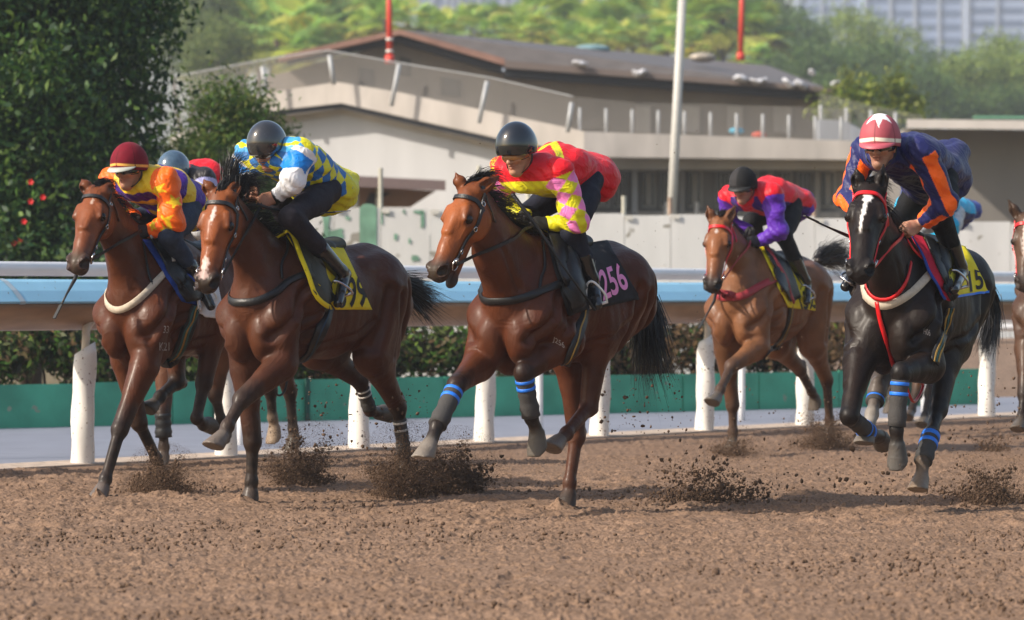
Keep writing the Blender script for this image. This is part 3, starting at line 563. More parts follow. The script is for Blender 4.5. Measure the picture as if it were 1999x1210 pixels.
def make_jockey(J):
    S = J['horse']; fr = S['frame']; F, L = fr.F, fr.L; P = {k: fr.px(*v) for k, v in J['j'].items()}
    # ---- head frame
    hc = P['head']; yaw = math.radians(J.get('yaw', 0)); pit = math.radians(J.get('pitch', 28)); rol = math.radians(J.get('tilt', 0))
    ff = F * math.cos(yaw) + L * math.sin(yaw); ll = L * math.cos(yaw) - F * math.sin(yaw)
    fwd = ff * math.cos(pit) - UP * math.sin(pit); up = UP * math.cos(pit) + ff * math.sin(pit)
    up, ll = up * math.cos(rol) + ll * math.sin(rol), ll * math.cos(rol) - up * math.sin(rol)
    hs = J.get('hs', 1.); H = lambda a, b, c: hc + (fwd * a + ll * b + up * c) * hs; hax = (fwd, ll, up)
    hipm = (P['hipL'] + P['hipR']) / 2; shm = (P['shL'] + P['shR']) / 2
    neck0 = shm + (H(-.05, 0, -.08) - shm) * .30 + UP * .015
    sp = unit(shm - hipm); bk = unit(np.cross(sp, L)); bk = bk if bk[2] > 0 else -bk
    midb = (hipm + shm) / 2 + bk * J.get('hump', .035)
    root = empty('person', hipm, J['label'], 'jockey', 'jockeys riding the racehorses')
    skin = np.asarray(J.get('skin', SKIN)); lip = skin * (.85, .55, .5)
    # ---- body: one continuous figure, skin where the clothes end
    f = Field(.0055)
    f.ell(H(-.005, 0, .03), (.094 * hs, .074 * hs, .098 * hs), hax, skin, .02, 'skull')
    f.cone(H(.03, 0, -.02), H(.052, 0, -.088), .060 * hs, .030 * hs, skin, .03, ll, .062 * hs, .036 * hs, 'face')
    f.cone(H(-.01, 0, -.05), H(.035, 0, -.085), .058 * hs, .040 * hs, skin, .025, tag='jaw')
    f.cone(H(.086, 0, .005), H(.108, 0, -.030), .010 * hs, .0135 * hs, skin * (1, .92, .9), .010, tag='nose')
    for sg in (-1, 1):
        f.ell(H(.096, sg * .011, -.034), (.010 * hs, .008 * hs, .007 * hs), hax, skin * .9, .006, 'nostril')
        f.ell(H(.072, sg * .034, -.022), (.022 * hs, .022 * hs, .018 * hs), hax, skin * (1.05, .95, .92), .018, 'cheekbone')
        f.ell(H(-.005, sg * .074, -.012), (.020 * hs, .010 * hs, .032 * hs), hax, skin * (1, .85, .8), .006, 'ear')
        f.ell(H(.082, sg * .031, .012), (.012 * hs, .015 * hs, .008 * hs), hax, (.03, .02, .015), .006, 'eye', 'sub', 1.5)
        f.cone(H(.086, sg * .016, .024), H(.074, sg * .050, .024), .006 * hs, .005 * hs, (.03, .02, .015), .006, tag='brow', w=2)
    f.ell(H(.090, 0, -.056), (.009 * hs, .021 * hs, .005 * hs), hax, lip, .005, 'lip', w=2); f.ell(H(.086, 0, -.067), (.009 * hs, .018 * hs, .006 * hs), hax, lip, .005, 'lip', w=2)
    f.ell(H(.096, 0, -.061), (.010 * hs, .021 * hs, .0022 * hs), hax, lip * .3, .003, 'mouth', 'sub', 2)
    f.ell(H(.072, 0, -.094), (.018 * hs, .020 * hs, .015 * hs), hax, skin, .012, 'chin')
    f.cone(H(-.03, 0, -.05), neck0, .054, .058, skin, .03, tag='neck')
    f.cone(neck0, midb, .085, .10, skin, .05, L, .06, .07, 'torso'); f.cone(midb, hipm, .10, .10, skin, .05, L, .07, .07, 'torso')
    sl_end = J.get('sleeve', (1., 1.))
    for i, s_ in enumerate('LR'):
        f.cone(neck0, P['sh' + s_], .05, .045, skin, .03, tag='arm'); f.cone(P['sh' + s_], P['el' + s_], .042, .036, skin, .02, tag='arm'); f.cone(P['el' + s_], P['wr' + s_], .038, .027, skin, .02, tag='arm')
        f.cone(P['hip' + s_], P['kn' + s_], .05, .035, skin, .03, tag='leg')
        pal = unit((-L if s_ == 'L' else L) * .8 - UP * .45); hd = unit(P['ha' + s_] - P['wr' + s_])
        add_hand(f, P['wr' + s_], hd, pal, skin, J.get('handsc', 1.), grow=-.0015 if J.get('gloves') else 0)
    V, Q = f.solve(); V = f.relax(V, Q, 2); C, _, _ = f.colour(V, .006)
    if 'stubble' in J:
        h = (V - hc) @ np.array(hax).T / hs; m = np.clip((-.045 - h[:, 2]) / .02, 0, 1) * (h[:, 0] > .0); C = C * (1 - m[:, None] * J['stubble'])
    mesh_obj('body', V, Q, SKINM, root, True, C)
    # ---- silks
    f = Field(.0058); sw = J.get('bulk', .95); c0 = (.5, .5, .5)
    f.cone(hipm + bk * .01, midb, .215 * sw, .195 * sw, c0, .06, L, .155 * sw, .150 * sw, 'torso'); f.cone(hipm - sp * .06 + bk * .015, hipm, .205 * sw, .215 * sw, c0, .05, L, .130 * sw, .150 * sw, 'tail'); f.cone(midb, shm + (neck0 - shm) * .3 - bk * .02, .185 * sw, .155, c0, .05, L, .150 * sw, .108, 'torso')
    f.cone(neck0, H(-.035, 0, -.085), .075, .064, c0, .03, tag='collar')
    if 'hem' in J:
        hm = fr.px(*J['hem']); f.cone(midb * .4 + hipm * .6 + bk * .03, hm, .15 * sw, J.get('hemw', .10), c0, .04, L, .11 * sw, J.get('hemh', .055), 'tail')
    for s_ in 'LR':
        sh, el, wr = P['sh' + s_], P['el' + s_], P['wr' + s_]; e = sl_end['LR'.index(s_)]; we = el + (wr - el) * e
        f.cone(shm + (sh - shm) * .45 + bk * .01, sh, .085, .080, c0, .07, tag='yoke')
        f.cone(sh, el, .080, .068, c0, .04, tag='upper' + s_); f.cone(el, we, .066, .046 if e > .9 else .060, c0, .035, tag='fore' + s_)
    f.P[-1]['k'] = .03
    rs = random.Random(J['key']); ph = [rs.uniform(0, 6.28) for _ in range(8)]; wa = J.get('wrinkle', .0062)
    def disp(X, Y, Z):
        a = X * 24 + Y * 10 - Z * 19; b = Z * 31 + X * 14 - Y * 20
        return wa * (np.sin(a + ph[0] + 1.8 * np.sin(b * .45 + ph[1])) * .9 + .8 * np.sin(b + ph[2] + 1.5 * np.sin(a * .6 + ph[3])) + .5 * np.sin((X - Y + Z) * 70 + ph[4] + 2 * np.sin(a * .5)))
    V, Q = f.solve(disp); V = f.relax(V, Q, 2); _, bi, bt = f.colour(V)
    tags = np.array([p['tag'] for p in f.P])[bi]; ts = np.clip((V - hipm) @ sp / np.linalg.norm(shm - hipm), -.4, 1.4); lt = (V - hipm) @ L; bu = (V - (hipm + np.outer(ts, shm - hipm))) @ bk
    info = dict(V=V, tag=tags, t=ts, lat=lt, up=bu, bt=np.clip(bt, 0, 1), phi=np.zeros(len(V)), n=len(V))
    for s_ in 'LR':
        for nm, a, b in (('upper', 'sh', 'el'), ('fore', 'el', 'wr')):
            m = tags == nm + s_; d = unit(P[b + s_] - P[a + s_]); u = unit(np.cross(d, L)); v = np.cross(d, u); q = V[m] - P[a + s_]; info['phi'][m] = np.arctan2(q @ v, q @ u)
    info['sleeve'] = np.where(np.char.startswith(tags, 'upper'), info['bt'] * .5, np.where(np.char.startswith(tags, 'fore'), .5 + info['bt'] * .5, -1.))
    info['ss'] = np.where(np.char.endswith(tags, 'L'), 1, -1)
    info['P'] = P; info['el'] = np.where((info['ss'] > 0)[:, None], P['elL'], P['elR'])
    mesh_obj('silk_jacket', V, Q, J.get('silk', SILK), root, True, J['pattern'](info))
    # ---- breeches, boots
    f = Field(.008); bc = J['breeches']
    f.cone(hipm + L * .06, hipm - L * .06, .105, .105, bc, .03, tag='seat'); f.cone(hipm, midb, .11, .11, bc, .04, L, .095, .08, 'waist')
    for s_ in 'LR':
        hp, kn, an = P['hip' + s_], P['kn' + s_], P['an' + s_]
        f.cone(hp, kn, .085, .066, bc, .03, tag='thigh'); f.cone(hp + (kn - hp) * .3 + UP * -.015, hp + (kn - hp) * .6, .088, .075, bc, .04, tag='thigh')
        f.cone(kn, kn + (an - kn) * .75, .064, .046, bc, .025, tag='shin'); f.cone(kn + (an - kn) * .15 - F * .02, kn + (an - kn) * .5 - F * .02, .05, .05, bc, .03, tag='calf')
    V, Q = f.solve(lambda X, Y, Z: .0022 * np.sin(Z * 60 + X * 25 + 2 * np.sin(Y * 20)) * np.sin(X * 33 - Y * 21)); V = f.relax(V, Q, 2)
    km = BREECH.setdefault(J['key'], mat('breeches_cloth_' + J['key'], bc, .75, spec=.2, var=.2, vscale=25, bump=.4, bscale=60)); mesh_obj('breeches', V, Q, km, root)
    for s_ in 'LR':
        kn, an, to = P['kn' + s_], P['an' + s_], P['to' + s_]; f = Field(.006); k0 = (.01, .01, .01); td = unit(to - an); sg = 1 if s_ == 'L' else -1
        f.cone(kn + (an - kn) * J.get('boot_top', .45), an, .058, .046, k0, .02, tag='leg'); heel = an + unit(an - kn) * .055 - td * .025
        lw = unit(np.cross(td, unit(an - kn))); f.cone(an, heel, .045, .036, k0, .02, tag='heel'); f.cone(heel + td * .02, to, .036, .030, k0, .02, lw, .036, .026, 'foot')
        V, Q = f.solve(); V = f.relax(V, Q, 2); b = mesh_obj('boot', V, Q, BOOTM, root)
        if 'boot_cuff' in J: MB().tube([kn + (an - kn) * (J.get('boot_top', .45) - .02), kn + (an - kn) * (J.get('boot_top', .45) + .05)], .060, 14).build('boot_cuff', J['boot_cuff'], b, True)
    if J.get('gloves'):
        for s_ in 'LR':
            f = Field(.005); pal = unit((-L if s_ == 'L' else L) * .8 - UP * .45); hd = unit(P['ha' + s_] - P['wr' + s_])
            add_hand(f, P['wr' + s_], hd, pal, (.01, .01, .01), J.get('handsc', 1.), grow=.0025); fa = unit(P['wr' + s_] - P['el' + s_]); f.cone(P['wr' + s_] - fa * .035, P['wr' + s_] + fa * .01, .036, .033, k=.008)
            V, Q = f.solve(); V = f.relax(V, Q, 1); mesh_obj('glove', V, Q, GLOVE, root)
    # ---- helmet: a dome with a rim that drops behind the ears
    hr = J.get('hr', (.134, .110, .138)); hcen = H(.004, 0, .034); nu, nv = 120, 48; V = []; az = np.linspace(0, 2 * np.pi, nu, endpoint=False); TH = []
    rim = np.radians(J.get('rim', 97) + 14 * np.sin(np.clip(az if False else np.minimum(az, 2 * np.pi - az), 0, np.pi) / 2) ** 1.2)
    for j in range(nv + 1):
        th = rim * (j / nv); V.append(hcen + hs * (np.outer(np.sin(th) * np.cos(az) * hr[0], fwd) + np.outer(np.sin(th) * np.sin(az) * hr[1], ll) + np.outer(np.cos(th) * hr[2], up))); TH.append(th)
    V.append(hcen + (V[-1] - hcen) * .93 + up * .003); TH.append(TH[-1]); V.append(hcen + (V[nv // 2] - hcen) * .90); TH.append(TH[-1])
    m = len(V); V = np.concatenate(V); TH = np.concatenate(TH); AZ = np.tile(az, m); idx = np.arange((m - 1) * nu).reshape(m - 1, nu); nx = np.roll(idx, -1, 1)
    Fq = np.stack([idx, idx + nu, nx + nu, nx], 2).reshape(-1, 4)
    helm = mesh_obj('helmet', V, Fq, J['helm_mat'], root, True, J['helm_col'](AZ, TH, np.tile(rim, m)))
    if J.get('peak'):
        pk = []; n = 20
        for rr, dd in ((.97, 0), (1.14, -.012), (1.26, -.030), (1.25, -.034), (1.10, -.017), (.95, -.008)):
            for i in range(n + 1):
                a = math.radians(-62 + 124 * i / n); e = math.cos(a * 1.42) ** .6 if abs(a * 1.42) < 1.55 else 0; r_ = .97 + (rr - .97) * e; th = math.radians(J.get('rim', 97) - 3)
                pk.append(hcen + hs * (fwd * math.sin(th) * math.cos(a) * hr[0] * r_ + ll * math.sin(th) * math.sin(a) * hr[1] * r_ + up * (math.cos(th) * hr[2] + dd * e)))
        MBp = MB(); MBp.add(pk, [(r * (n + 1) + i, r * (n + 1) + i + 1, ((r + 1) % 6) * (n + 1) + i + 1, ((r + 1) % 6) * (n + 1) + i) for r in range(6) for i in range(n)]); MBp.build('peak', J['peak'], helm, True)
    # ---- goggles and chin strap
    if J.get('goggles'):
        V = []; n = 26; gz_ = J.get('gog_z', -.008)
        for (dz_, o) in ((.024, .008), (.018, .024), (-.012, .028), (-.020, .012)):
            for i in range(n + 1):
                a = math.radians(-78 + 156 * i / n); hgt = dz_ * (1 - .25 * (abs(a) / 1.36) ** 2) * (1 if dz_ > 0 else (1 - .65 * math.exp(-(a / .16) ** 2)))
                V.append(H((.088 + o) * math.cos(a) - .004, (.070 + o * .6) * math.sin(a), gz_ + hgt))
        m_ = MB().add(V, [(r * (n + 1) + i, r * (n + 1) + i + 1, (r + 1) * (n + 1) + i + 1, (r + 1) * (n + 1) + i) for r in range(3) for i in range(n)])
        m_.build('goggles', J['goggles'], root, True)
        fm = MB(); fm.tube([V[i] for i in range(n + 1)], .0035, 6); fm.tube([V[3 * (n + 1) + i] for i in range(n + 1)], .003, 6)
        fm.ribbon(spline([H(.012, s_ * .078, gz_) for s_ in (1,)] + [H(-.04, .088, gz_ + .01), H(-.08, .075, gz_ + .015)], 4), [ll] * 9, .02, .003); fm.build('goggle_frame', J.get('gog_frame', RUBBER), root, True)
    cs = MB()
    for sg in (-1, 1): cs.ribbon(spline([H(-.005, sg * .086, .0), H(.0, sg * .081, -.045), H(.025, sg * .060, -.085), H(.052, sg * .02, -.112), H(.056, 0, -.115)], 5), [ll * sg] * 8 + [ll * sg - up] * 13, .016, .003)
    cs.build('chin_strap', RUBBER, root)
    J['P'] = P; J['H'] = H; J['root'] = root; return root

# ---- patterns: dyed or sewn cloth
def col_rows(n, c): return np.tile(np.asarray(c, float), (n, 1))
YEL, RED, PINK, BLUE, NAVY, ORG, PURP, WHT, CYAN, BLK = srgb(222, 214, 30), srgb(222, 24, 40), srgb(244, 132, 196), srgb(24, 128, 214), srgb(34, 38, 92), srgb(255, 106, 18), srgb(94, 44, 168), (.80, .79, .80), srgb(20, 168, 214), (.012, .012, .014)
YEL2 = srgb(232, 190, 30)
def pat_diamond(i):       # red body with a yellow hoop, pink and yellow diamonds on the upper sleeve
    C = col_rows(i['n'], RED); t, up, lat = i['t'], i['up'], i['lat']
    m = np.isin(i['tag'], ('torso', 'yoke')) & (up < -.055) & (t > .45); C[m] = YEL
    v = (up > .03) & (np.abs(np.abs(lat) * 1.1 - (t - .60) * .62) < .038) & (t > .55) & (t < .95); C[v] = YEL
    s = i['sleeve']; k = s >= 0; a = s * 6.5; b = i['phi'] / (2 * np.pi) * 3.6
    d = ((np.floor(a + b) + np.floor(a - b)) % 2 == 0); C[k & d] = PINK; C[k & ~d] = YEL; C[(s > .60)] = YEL; return C
def pat_check(i):         # yellow and blue diamonds, white sleeves with blue patches
    t = i['t']; ang = np.arctan2(i['lat'], i['up']); a = t * 7.; b = ang / (2 * np.pi) * 9
    d = ((np.floor(a + b) + np.floor(a - b)) % 2 == 0); C = np.where(d[:, None], YEL, srgb(44, 110, 176)); C[(i['up'] > -.02) & (t > .80) & ~d] = srgb(70, 160, 220); C[(t < .02) | (i['tag'] == 'tail')] = YEL
    s = i['sleeve']; k = s >= 0; C[k] = WHT; bl = k & (np.abs(s - .25) < .14 + .03 * np.sin(i['phi'] * 2 + .6)) & (np.cos(i['phi'] - .5) > -.7); C[bl] = BLUE; C[s > .955] = BLK
    C[(i['tag'] == 'collar')] = BLUE; return C
def star_mask(x, y, r):
    k = math.pi / 5; a = np.arctan2(x, y) % (2 * k); th = np.minimum(a, 2 * k - a)        # angle from a point of the star
    return np.hypot(x, y) < r * .42 * math.sin(k) / (np.sin(th) + .42 * np.sin(k - th))
def pat_stars(i):         # yellow and purple bands, orange sleeves with yellow stars
    w = i['t'] * 5.2 + .25 * np.sin(i['lat'] * 9); C = np.where(((np.floor(w) % 2) == 0)[:, None], YEL2, srgb(72, 30, 140)); C[(i['tag'] == 'tail')] = YEL2
    s = i['sleeve']; k = (s >= 0) | ((i['tag'] == 'yoke') & (i['bt'] > .45)); C[(i['tag'] == 'yoke')] = YEL2; C[k] = ORG
    for s0, p0 in ((.10, .3), (.28, -1.0), (.30, 1.3), (.50, .1), (.66, -1.4), (.72, .9), (.86, -.2), (.45, 2.6), (.15, 2.4)):
        dp = (i['phi'] - p0 + np.pi) % (2 * np.pi) - np.pi; C[k & star_mask((s - s0) * .62, dp * .062, .062)] = YEL2
    return C
def pat_red_purple(i):
    C = col_rows(i['n'], RED); C[i['sleeve'] >= 0] = PURP; C[(i['tag'] == 'tail') & (i['bt'] > .86)] = PURP; C[(i['tag'] == 'torso') & (i['up'] < -.02) & (np.abs(i['lat']) > .05)] = srgb(60, 28, 110); return C
def pat_stripe(i):        # navy body, orange and navy stripes down the sleeves
    C = col_rows(i['n'], NAVY); s = i['sleeve']; k = s >= 0; st = (np.floor((i['phi'] + np.pi) / (2 * np.pi) * 6.0 + .2) % 2 == 0); C[k] = NAVY; C[k & st] = ORG; return C
def pat_cyan(i):
    C = col_rows(i['n'], CYAN); C[(i['tag'] == 'tail') & (i['bt'] > .6)] = srgb(30, 60, 150); C[(i['tag'] == 'torso') & (i['up'] < 0)] = NAVY; return C
def pat_black_red(i):
    C = col_rows(i['n'], (.02, .018, .022)); C[(i['tag'] == 'torso') & (i['t'] > .45) & (i['t'] < .80)] = RED; C[i['sleeve'] >= 0] = srgb(168, 168, 214); return C

def hm_plain(c): return lambda A, T, R: col_rows(len(A), c)
def hm_band(c, b, lo=.86, hi=.93):
    def g(A, T, R):
        C = col_rows(len(A), c); q = T / R; C[(q > lo) & (q < hi)] = b; seam = (np.abs((A / (2 * np.pi) * 6) % 1 - .5) > .49); C[seam] = np.asarray(c) * .55; return C
    return g
def hm_star(c, b, w):
    def g(A, T, R):
        C = hm_band(c, b, .84, .92)(A, T, R); x, y = T * np.sin(A - .2), T * np.cos(A - .2); C[star_mask(x, y - .34, .74)] = w; return C
    return g
def hm_half(c, d):
    def g(A, T, R):
        C = np.where((np.sin(A) > 0)[:, None], c, d); C = np.asarray(C, float).copy(); C[(T / R > .9)] = np.asarray(d) * .6; return C
    return g
# ================================================================ the place
def grid_noise(X, Y, sc, seed):
    r = np.random.default_rng(seed); T = r.random((256, 256)); x = X * sc; y = Y * sc; xi = np.floor(x).astype(int); yi = np.floor(y).astype(int); fx = x - xi; fy = y - yi
    fx = fx * fx * (3 - 2 * fx); fy = fy * fy * (3 - 2 * fy); g = lambda a, b: T[a % 256, b % 256]
    return (g(xi, yi) * (1 - fx) + g(xi + 1, yi) * fx) * (1 - fy) + (g(xi, yi + 1) * (1 - fx) + g(xi + 1, yi + 1) * fx) * fy
def groundmat(name, c1, c2, c3, sc=3., rough=.95):
    m = bpy.data.materials.new(name); m.use_nodes = True; N, L = nodes(m); b = N['Principled BSDF']; b.inputs['Roughness'].default_value = rough; b.inputs['Specular IOR Level'].default_value = .15
    tc = N.new('ShaderNodeTexCoord'); n1 = N.new('ShaderNodeTexNoise'); n1.inputs['Scale'].default_value = sc; n1.inputs['Detail'].default_value = 6; L.new(tc.outputs['Object'], n1.inputs['Vector'])
    n2 = N.new('ShaderNodeTexNoise'); n2.inputs['Scale'].default_value = sc * 22; n2.inputs['Detail'].default_value = 5; L.new(tc.outputs['Object'], n2.inputs['Vector'])
    r1 = N.new('ShaderNodeValToRGB'); r1.color_ramp.elements[0].position = .36; r1.color_ramp.elements[1].position = .66; r1.color_ramp.elements[0].color = (*c1, 1); r1.color_ramp.elements[1].color = (*c2, 1); L.new(n1.outputs[0], r1.inputs[0])
    r2 = N.new('ShaderNodeValToRGB'); r2.color_ramp.elements[0].position = .36; r2.color_ramp.elements[1].position = .52; L.new(n2.outputs[0], r2.inputs[0])
    mx = N.new('ShaderNodeMix'); mx.data_type = 'RGBA'; L.new(r2.outputs[0], mx.inputs['Factor']); mx.inputs['A'].default_value = (*c3, 1); L.new(r1.outputs[0], mx.inputs['B']); L.new(mx.outputs['Result'], b.inputs['Base Color'])
    bp = N.new('ShaderNodeBump'); bp.inputs['Strength'].default_value = .5; bp.inputs['Distance'].default_value = .008; L.new(n2.outputs[0], bp.inputs['Height']); L.new(bp.outputs[0], b.inputs['Normal'])
    return m
SAND = groundmat('track_sand', (.205, .131, .087), (.262, .171, .117), (.128, .081, .054))
# the sand: real relief of clods and hoof pits near the lens
ny, nx = 1500, 800; ys = np.concatenate([np.linspace(13.2, 31, 1380), np.linspace(31.1, 47, 120)]); us = np.linspace(-.19, .19, nx)
YY, UU = np.meshgrid(ys, us, indexing='ij'); XX = UU * YY
rl = (-3.107 + .04, 29.6), (4.766 + .04, 41.2)
WX = XX + .03 * (grid_noise(XX, YY, 5, 31) - .5); WY = YY + .05 * (grid_noise(XX, YY, 4, 32) - .5)
patch = .55 + .9 * grid_noise(XX, YY, .9, 6)
ZZ = .80 * patch * (.005 * (grid_noise(WX, WY, 13, 1) - .5) + .017 * (grid_noise(WX, WY, 40, 2) - .5) + .016 * (grid_noise(XX, YY, 66, 3) - .5)) + .038 * (grid_noise(XX, YY, 1.1, 4) - .5)
ZZ = ZZ + np.clip(grid_noise(WX, WY, 34, 9) - .78, 0, 1) * .09 - np.clip(.16 - grid_noise(XX, YY, 7, 12), 0, 1) * .20
rh = random.Random(77)
for _ in range(150):                     # hoof prints where the field has run
    hy = rh.uniform(21.5, 29); hx = rh.uniform(-.14, .14) * hy; j0, j1 = np.searchsorted(ys, (hy - .22, hy + .22)); m = ((XX[j0:j1] - hx) / .075) ** 2 + ((YY[j0:j1] - hy) / .09) ** 2; ZZ[j0:j1] += -.030 * np.exp(-m) + .016 * np.exp(-(np.sqrt(m) - 1.7) ** 2 * 3)
dr = ((XX - rl[0][0]) * (11.6) - (YY - rl[0][1]) * 7.87) / math.hypot(11.6, 7.87)       # >0 on the camera's side of the rail
ZZ = ZZ * np.clip((dr - .05) / .4, .12, 1) - np.clip(-dr * .5, 0, .3)
q = np.arange(ny * nx).reshape(ny, nx); Fq = np.stack([q[:-1, :-1], q[:-1, 1:], q[1:, 1:], q[1:, :-1]], 2).reshape(-1, 4)
tag(mesh_obj('sand_track', np.stack([XX, YY, ZZ], 2).reshape(-1, 3), Fq, SAND), kind='structure')
tag(MB().add([(-400, -30, -.35), (400, -30, -.35), (400, 13, -.35), (-400, 13, -.35), (-400, 2600, -.35), (400, 2600, -.35)], [(0, 1, 2, 3), (3, 2, 5, 4)]).build('ground', groundmat('far_ground', (.16, .12, .07), (.20, .15, .09), (.10, .10, .05), .3)), kind='structure')
tag(MB().add([(-9, -2, -.06), (9, -2, -.06), (9, 14.5, -.06), (-9, 14.5, -.06)], [(0, 1, 2, 3)]).build('near_track', SAND), kind='structure')

# rail line
RX = [160, 440, 700, 945, 1170, 1375, 1570, 1750, 1925]
def railY(px):                                             # the rail's distance along the photo, a gentle curve
    i = np.interp(px, RX, range(9)); return 29.6 + i * 1.45
def railp(i):
    if i < 0: a, b = railp(0), railp(1); return a + (b - a) * i
    if i > 8: a, b = railp(7), railp(8); return b + (b - a) * (i - 8)
    j = int(min(i, 7)); f_ = i - j; x = RX[j] * (1 - f_) + RX[j + 1] * f_; Y = 29.6 + i * 1.45; return V3((x - CX) / FPX * Y, Y, 0)
RI = [i * .5 for i in range(-6, 30)]; RP = [railp(i) for i in RI]
def rail_sweep(prof, pts=RP, off=0.):
    """sweep a section (out, up) along the rail; out points to the track"""
    V = []; n = len(prof)
    for i, p in enumerate(pts):
        d = unit(pts[min(i + 1, len(pts) - 1)] - pts[max(i - 1, 0)]); o = V3(d[1], -d[0], 0)
        V += [p + o * (a + off) + UP * b for a, b in prof]
    F = [(i * n + k, i * n + (k + 1) % n, (i + 1) * n + (k + 1) % n, (i + 1) * n + k) for i in range(len(pts) - 1) for k in range(n)]; return V, F
PAD = mat('white_post_padding', (.80, .77, .72), .45, var=.08, vscale=9, bump=.5, bscale=7, stretch=(1, 1, .5))
# padding gets mud spatter low down: its own stains
def spatter(m, c=(.23, .14, .09), thr=.63, sc=38.):
    N, L = nodes(m); b = N['Principled BSDF']; l = b.inputs['Base Color'].links[0].from_socket if b.inputs['Base Color'].links else None
    tc = N.new('ShaderNodeTexCoord'); nz = N.new('ShaderNodeTexNoise'); nz.inputs['Scale'].default_value = sc; nz.inputs['Detail'].default_value = 2; L.new(tc.outputs['Object'], nz.inputs['Vector'])
    rp = N.new('ShaderNodeValToRGB'); rp.color_ramp.elements[0].position = thr; rp.color_ramp.elements[1].position = thr + .03; L.new(nz.outputs[0], rp.inputs[0])
    mx = N.new('ShaderNodeMix'); mx.data_type = 'RGBA'; L.new(rp.outputs[0], mx.inputs['Factor'])
    if l: L.new(l, mx.inputs['A'])
    else: mx.inputs['A'].default_value = b.inputs['Base Color'].default_value
    mx.inputs['B'].default_value = (*c, 1); L.new(mx.outputs['Result'], b.inputs['Base Color'])
spatter(PAD, thr=.655)
CREAM = mat('cream_pipe', (.62, .52, .38), .4, var=.1, vscale=8)
BLUE_R = mat('pale_blue_rail_cover', srgb(150, 206, 234), .36, var=.05, vscale=4, coat=.2); spatter(BLUE_R, (.18, .16, .14), .70, 30.)
TAN_R = mat('sand_reflection_tint', (.33, .205, .12), .5, var=.18, vscale=3, stretch=(1, 1, 5))  # tan colour stands in for sand mirrored in the metal underside
WPIPE = mat('white_pipe', (.80, .80, .81), .35, var=.05, vscale=3, coat=.3)
GAPS = ['leftmost of the row', 'by the leading horse\'s raised dark hoof', 'behind the hind leg with white bands', 'behind the middle horse\'s blue-taped forelegs', 'behind the middle horse\'s planted hind leg', 'before the tan horse\'s raised foreleg', 'behind the tan horse\'s raised hind hoof', 'behind the dark horse\'s legs', 'right of the dark horse']
for i in range(0, 9):
    p = railp(i); h = .875
    e = empty('rail_post', p, 'round rail post in white padding, ' + GAPS[i], 'post', 'white padded posts under the blue rail')
    if i in (1,): e['label'] = 'round rail post in white padding, between the two leftmost big horses'
    V = []; n = 24; K = 12
    for k in range(K + 1):
        t = k / K; z = t * h - .03; lean = .020 * t
        for a in range(n):
            an = 2 * math.pi * a / n; r = .083 + .005 * math.sin(3 * an + t * 9 + i) + .004 * math.sin(t * 17 + 2 * an); r *= (.93 if k == K else 1)
            V.append(p + V3(r * math.cos(an) + lean, r * math.sin(an), z + (.05 * math.cos(an) if k == K else .04 * math.cos(an) * t)))
    F = [(k * n + a, k * n + (a + 1) % n, (k + 1) * n + (a + 1) % n, (k + 1) * n + a) for k in range(K) for a in range(n)] + [[K * n + a for a in range(n)]]
    mesh_obj('padding', V, F, PAD, e)
    d = unit(railp(i + 1) - p); MB().tube(spline([p + UP * .80 + V3(.02, 0, 0), p + UP * .91 + V3(.03, 0, 0), p + d * .06 + UP * 1.0, p + d * .20 + UP * 1.10, p + d * .3 + UP * 1.16], 4), .030, 10).build('bent_arm', CREAM, e, True)
rl_e = empty('running_rail', railp(0), 'long running rail with a pale blue face and tan underside on white posts', 'rail')
V, F = rail_sweep([(.13, 1.17), (.135, 1.185), (.06, 1.262), (-.02, 1.325), (-.06, 1.343), (-.25, 1.345), (-.25, 1.335), (-.065, 1.333), (.045, 1.26), (.115, 1.185), (.12, 1.172)]); mesh_obj('blue_cover', V, F, BLUE_R, rl_e, False)
V, F = rail_sweep([(.118, 1.168), (.09, 1.12), (.03, 1.04), (-.06, .985), (-.20, .975), (-.20, 1.33), (-.19, 1.33), (-.185, .99), (-.06, 1.0), (.02, 1.05), (.07, 1.125), (.085, 1.168)]); mesh_obj('underside', V, F, TAN_R, rl_e, True)
for k_ in range(1, len(RP) - 1, 4):
    a_ = RP[k_]; d_ = unit(RP[k_ + 1] - a_); V, F = rail_sweep([(.136, 1.164), (.141, 1.186), (.064, 1.266), (-.018, 1.329), (-.06, 1.347), (-.06, 1.34), (.10, 1.18)], [a_, a_ + d_ * .06]); mesh_obj('joint_band', V, F, mat('grey_joint', (.42, .52, .58), .4), rl_e, False)
wr = empty('pipe_rail', railp(0), 'white pipe rail running behind and above the pale blue rail', 'rail')
RP2 = [p + unit(V3(-.83, .56, 0)) * 1.3 for p in RP]; MB().tube([p + UP * 1.43 for p in RP2], .056, 14).build('pipe', WPIPE, wr, True)
for i in (2.2, 6.2, 11, 15.2, 19.6, 24):
    j = int(i); p = RP2[j + 4]; d = unit(RP2[j + 5] - p); MB().tube(spline([p + UP * 1.40, p + d * .05 + UP * 1.33, p + d * .13 + UP * 1.28, p + d * .16 + UP * 1.1, p + d * .16 - UP * .05], 4), .034, 10).build('strut', WPIPE, wr, True)

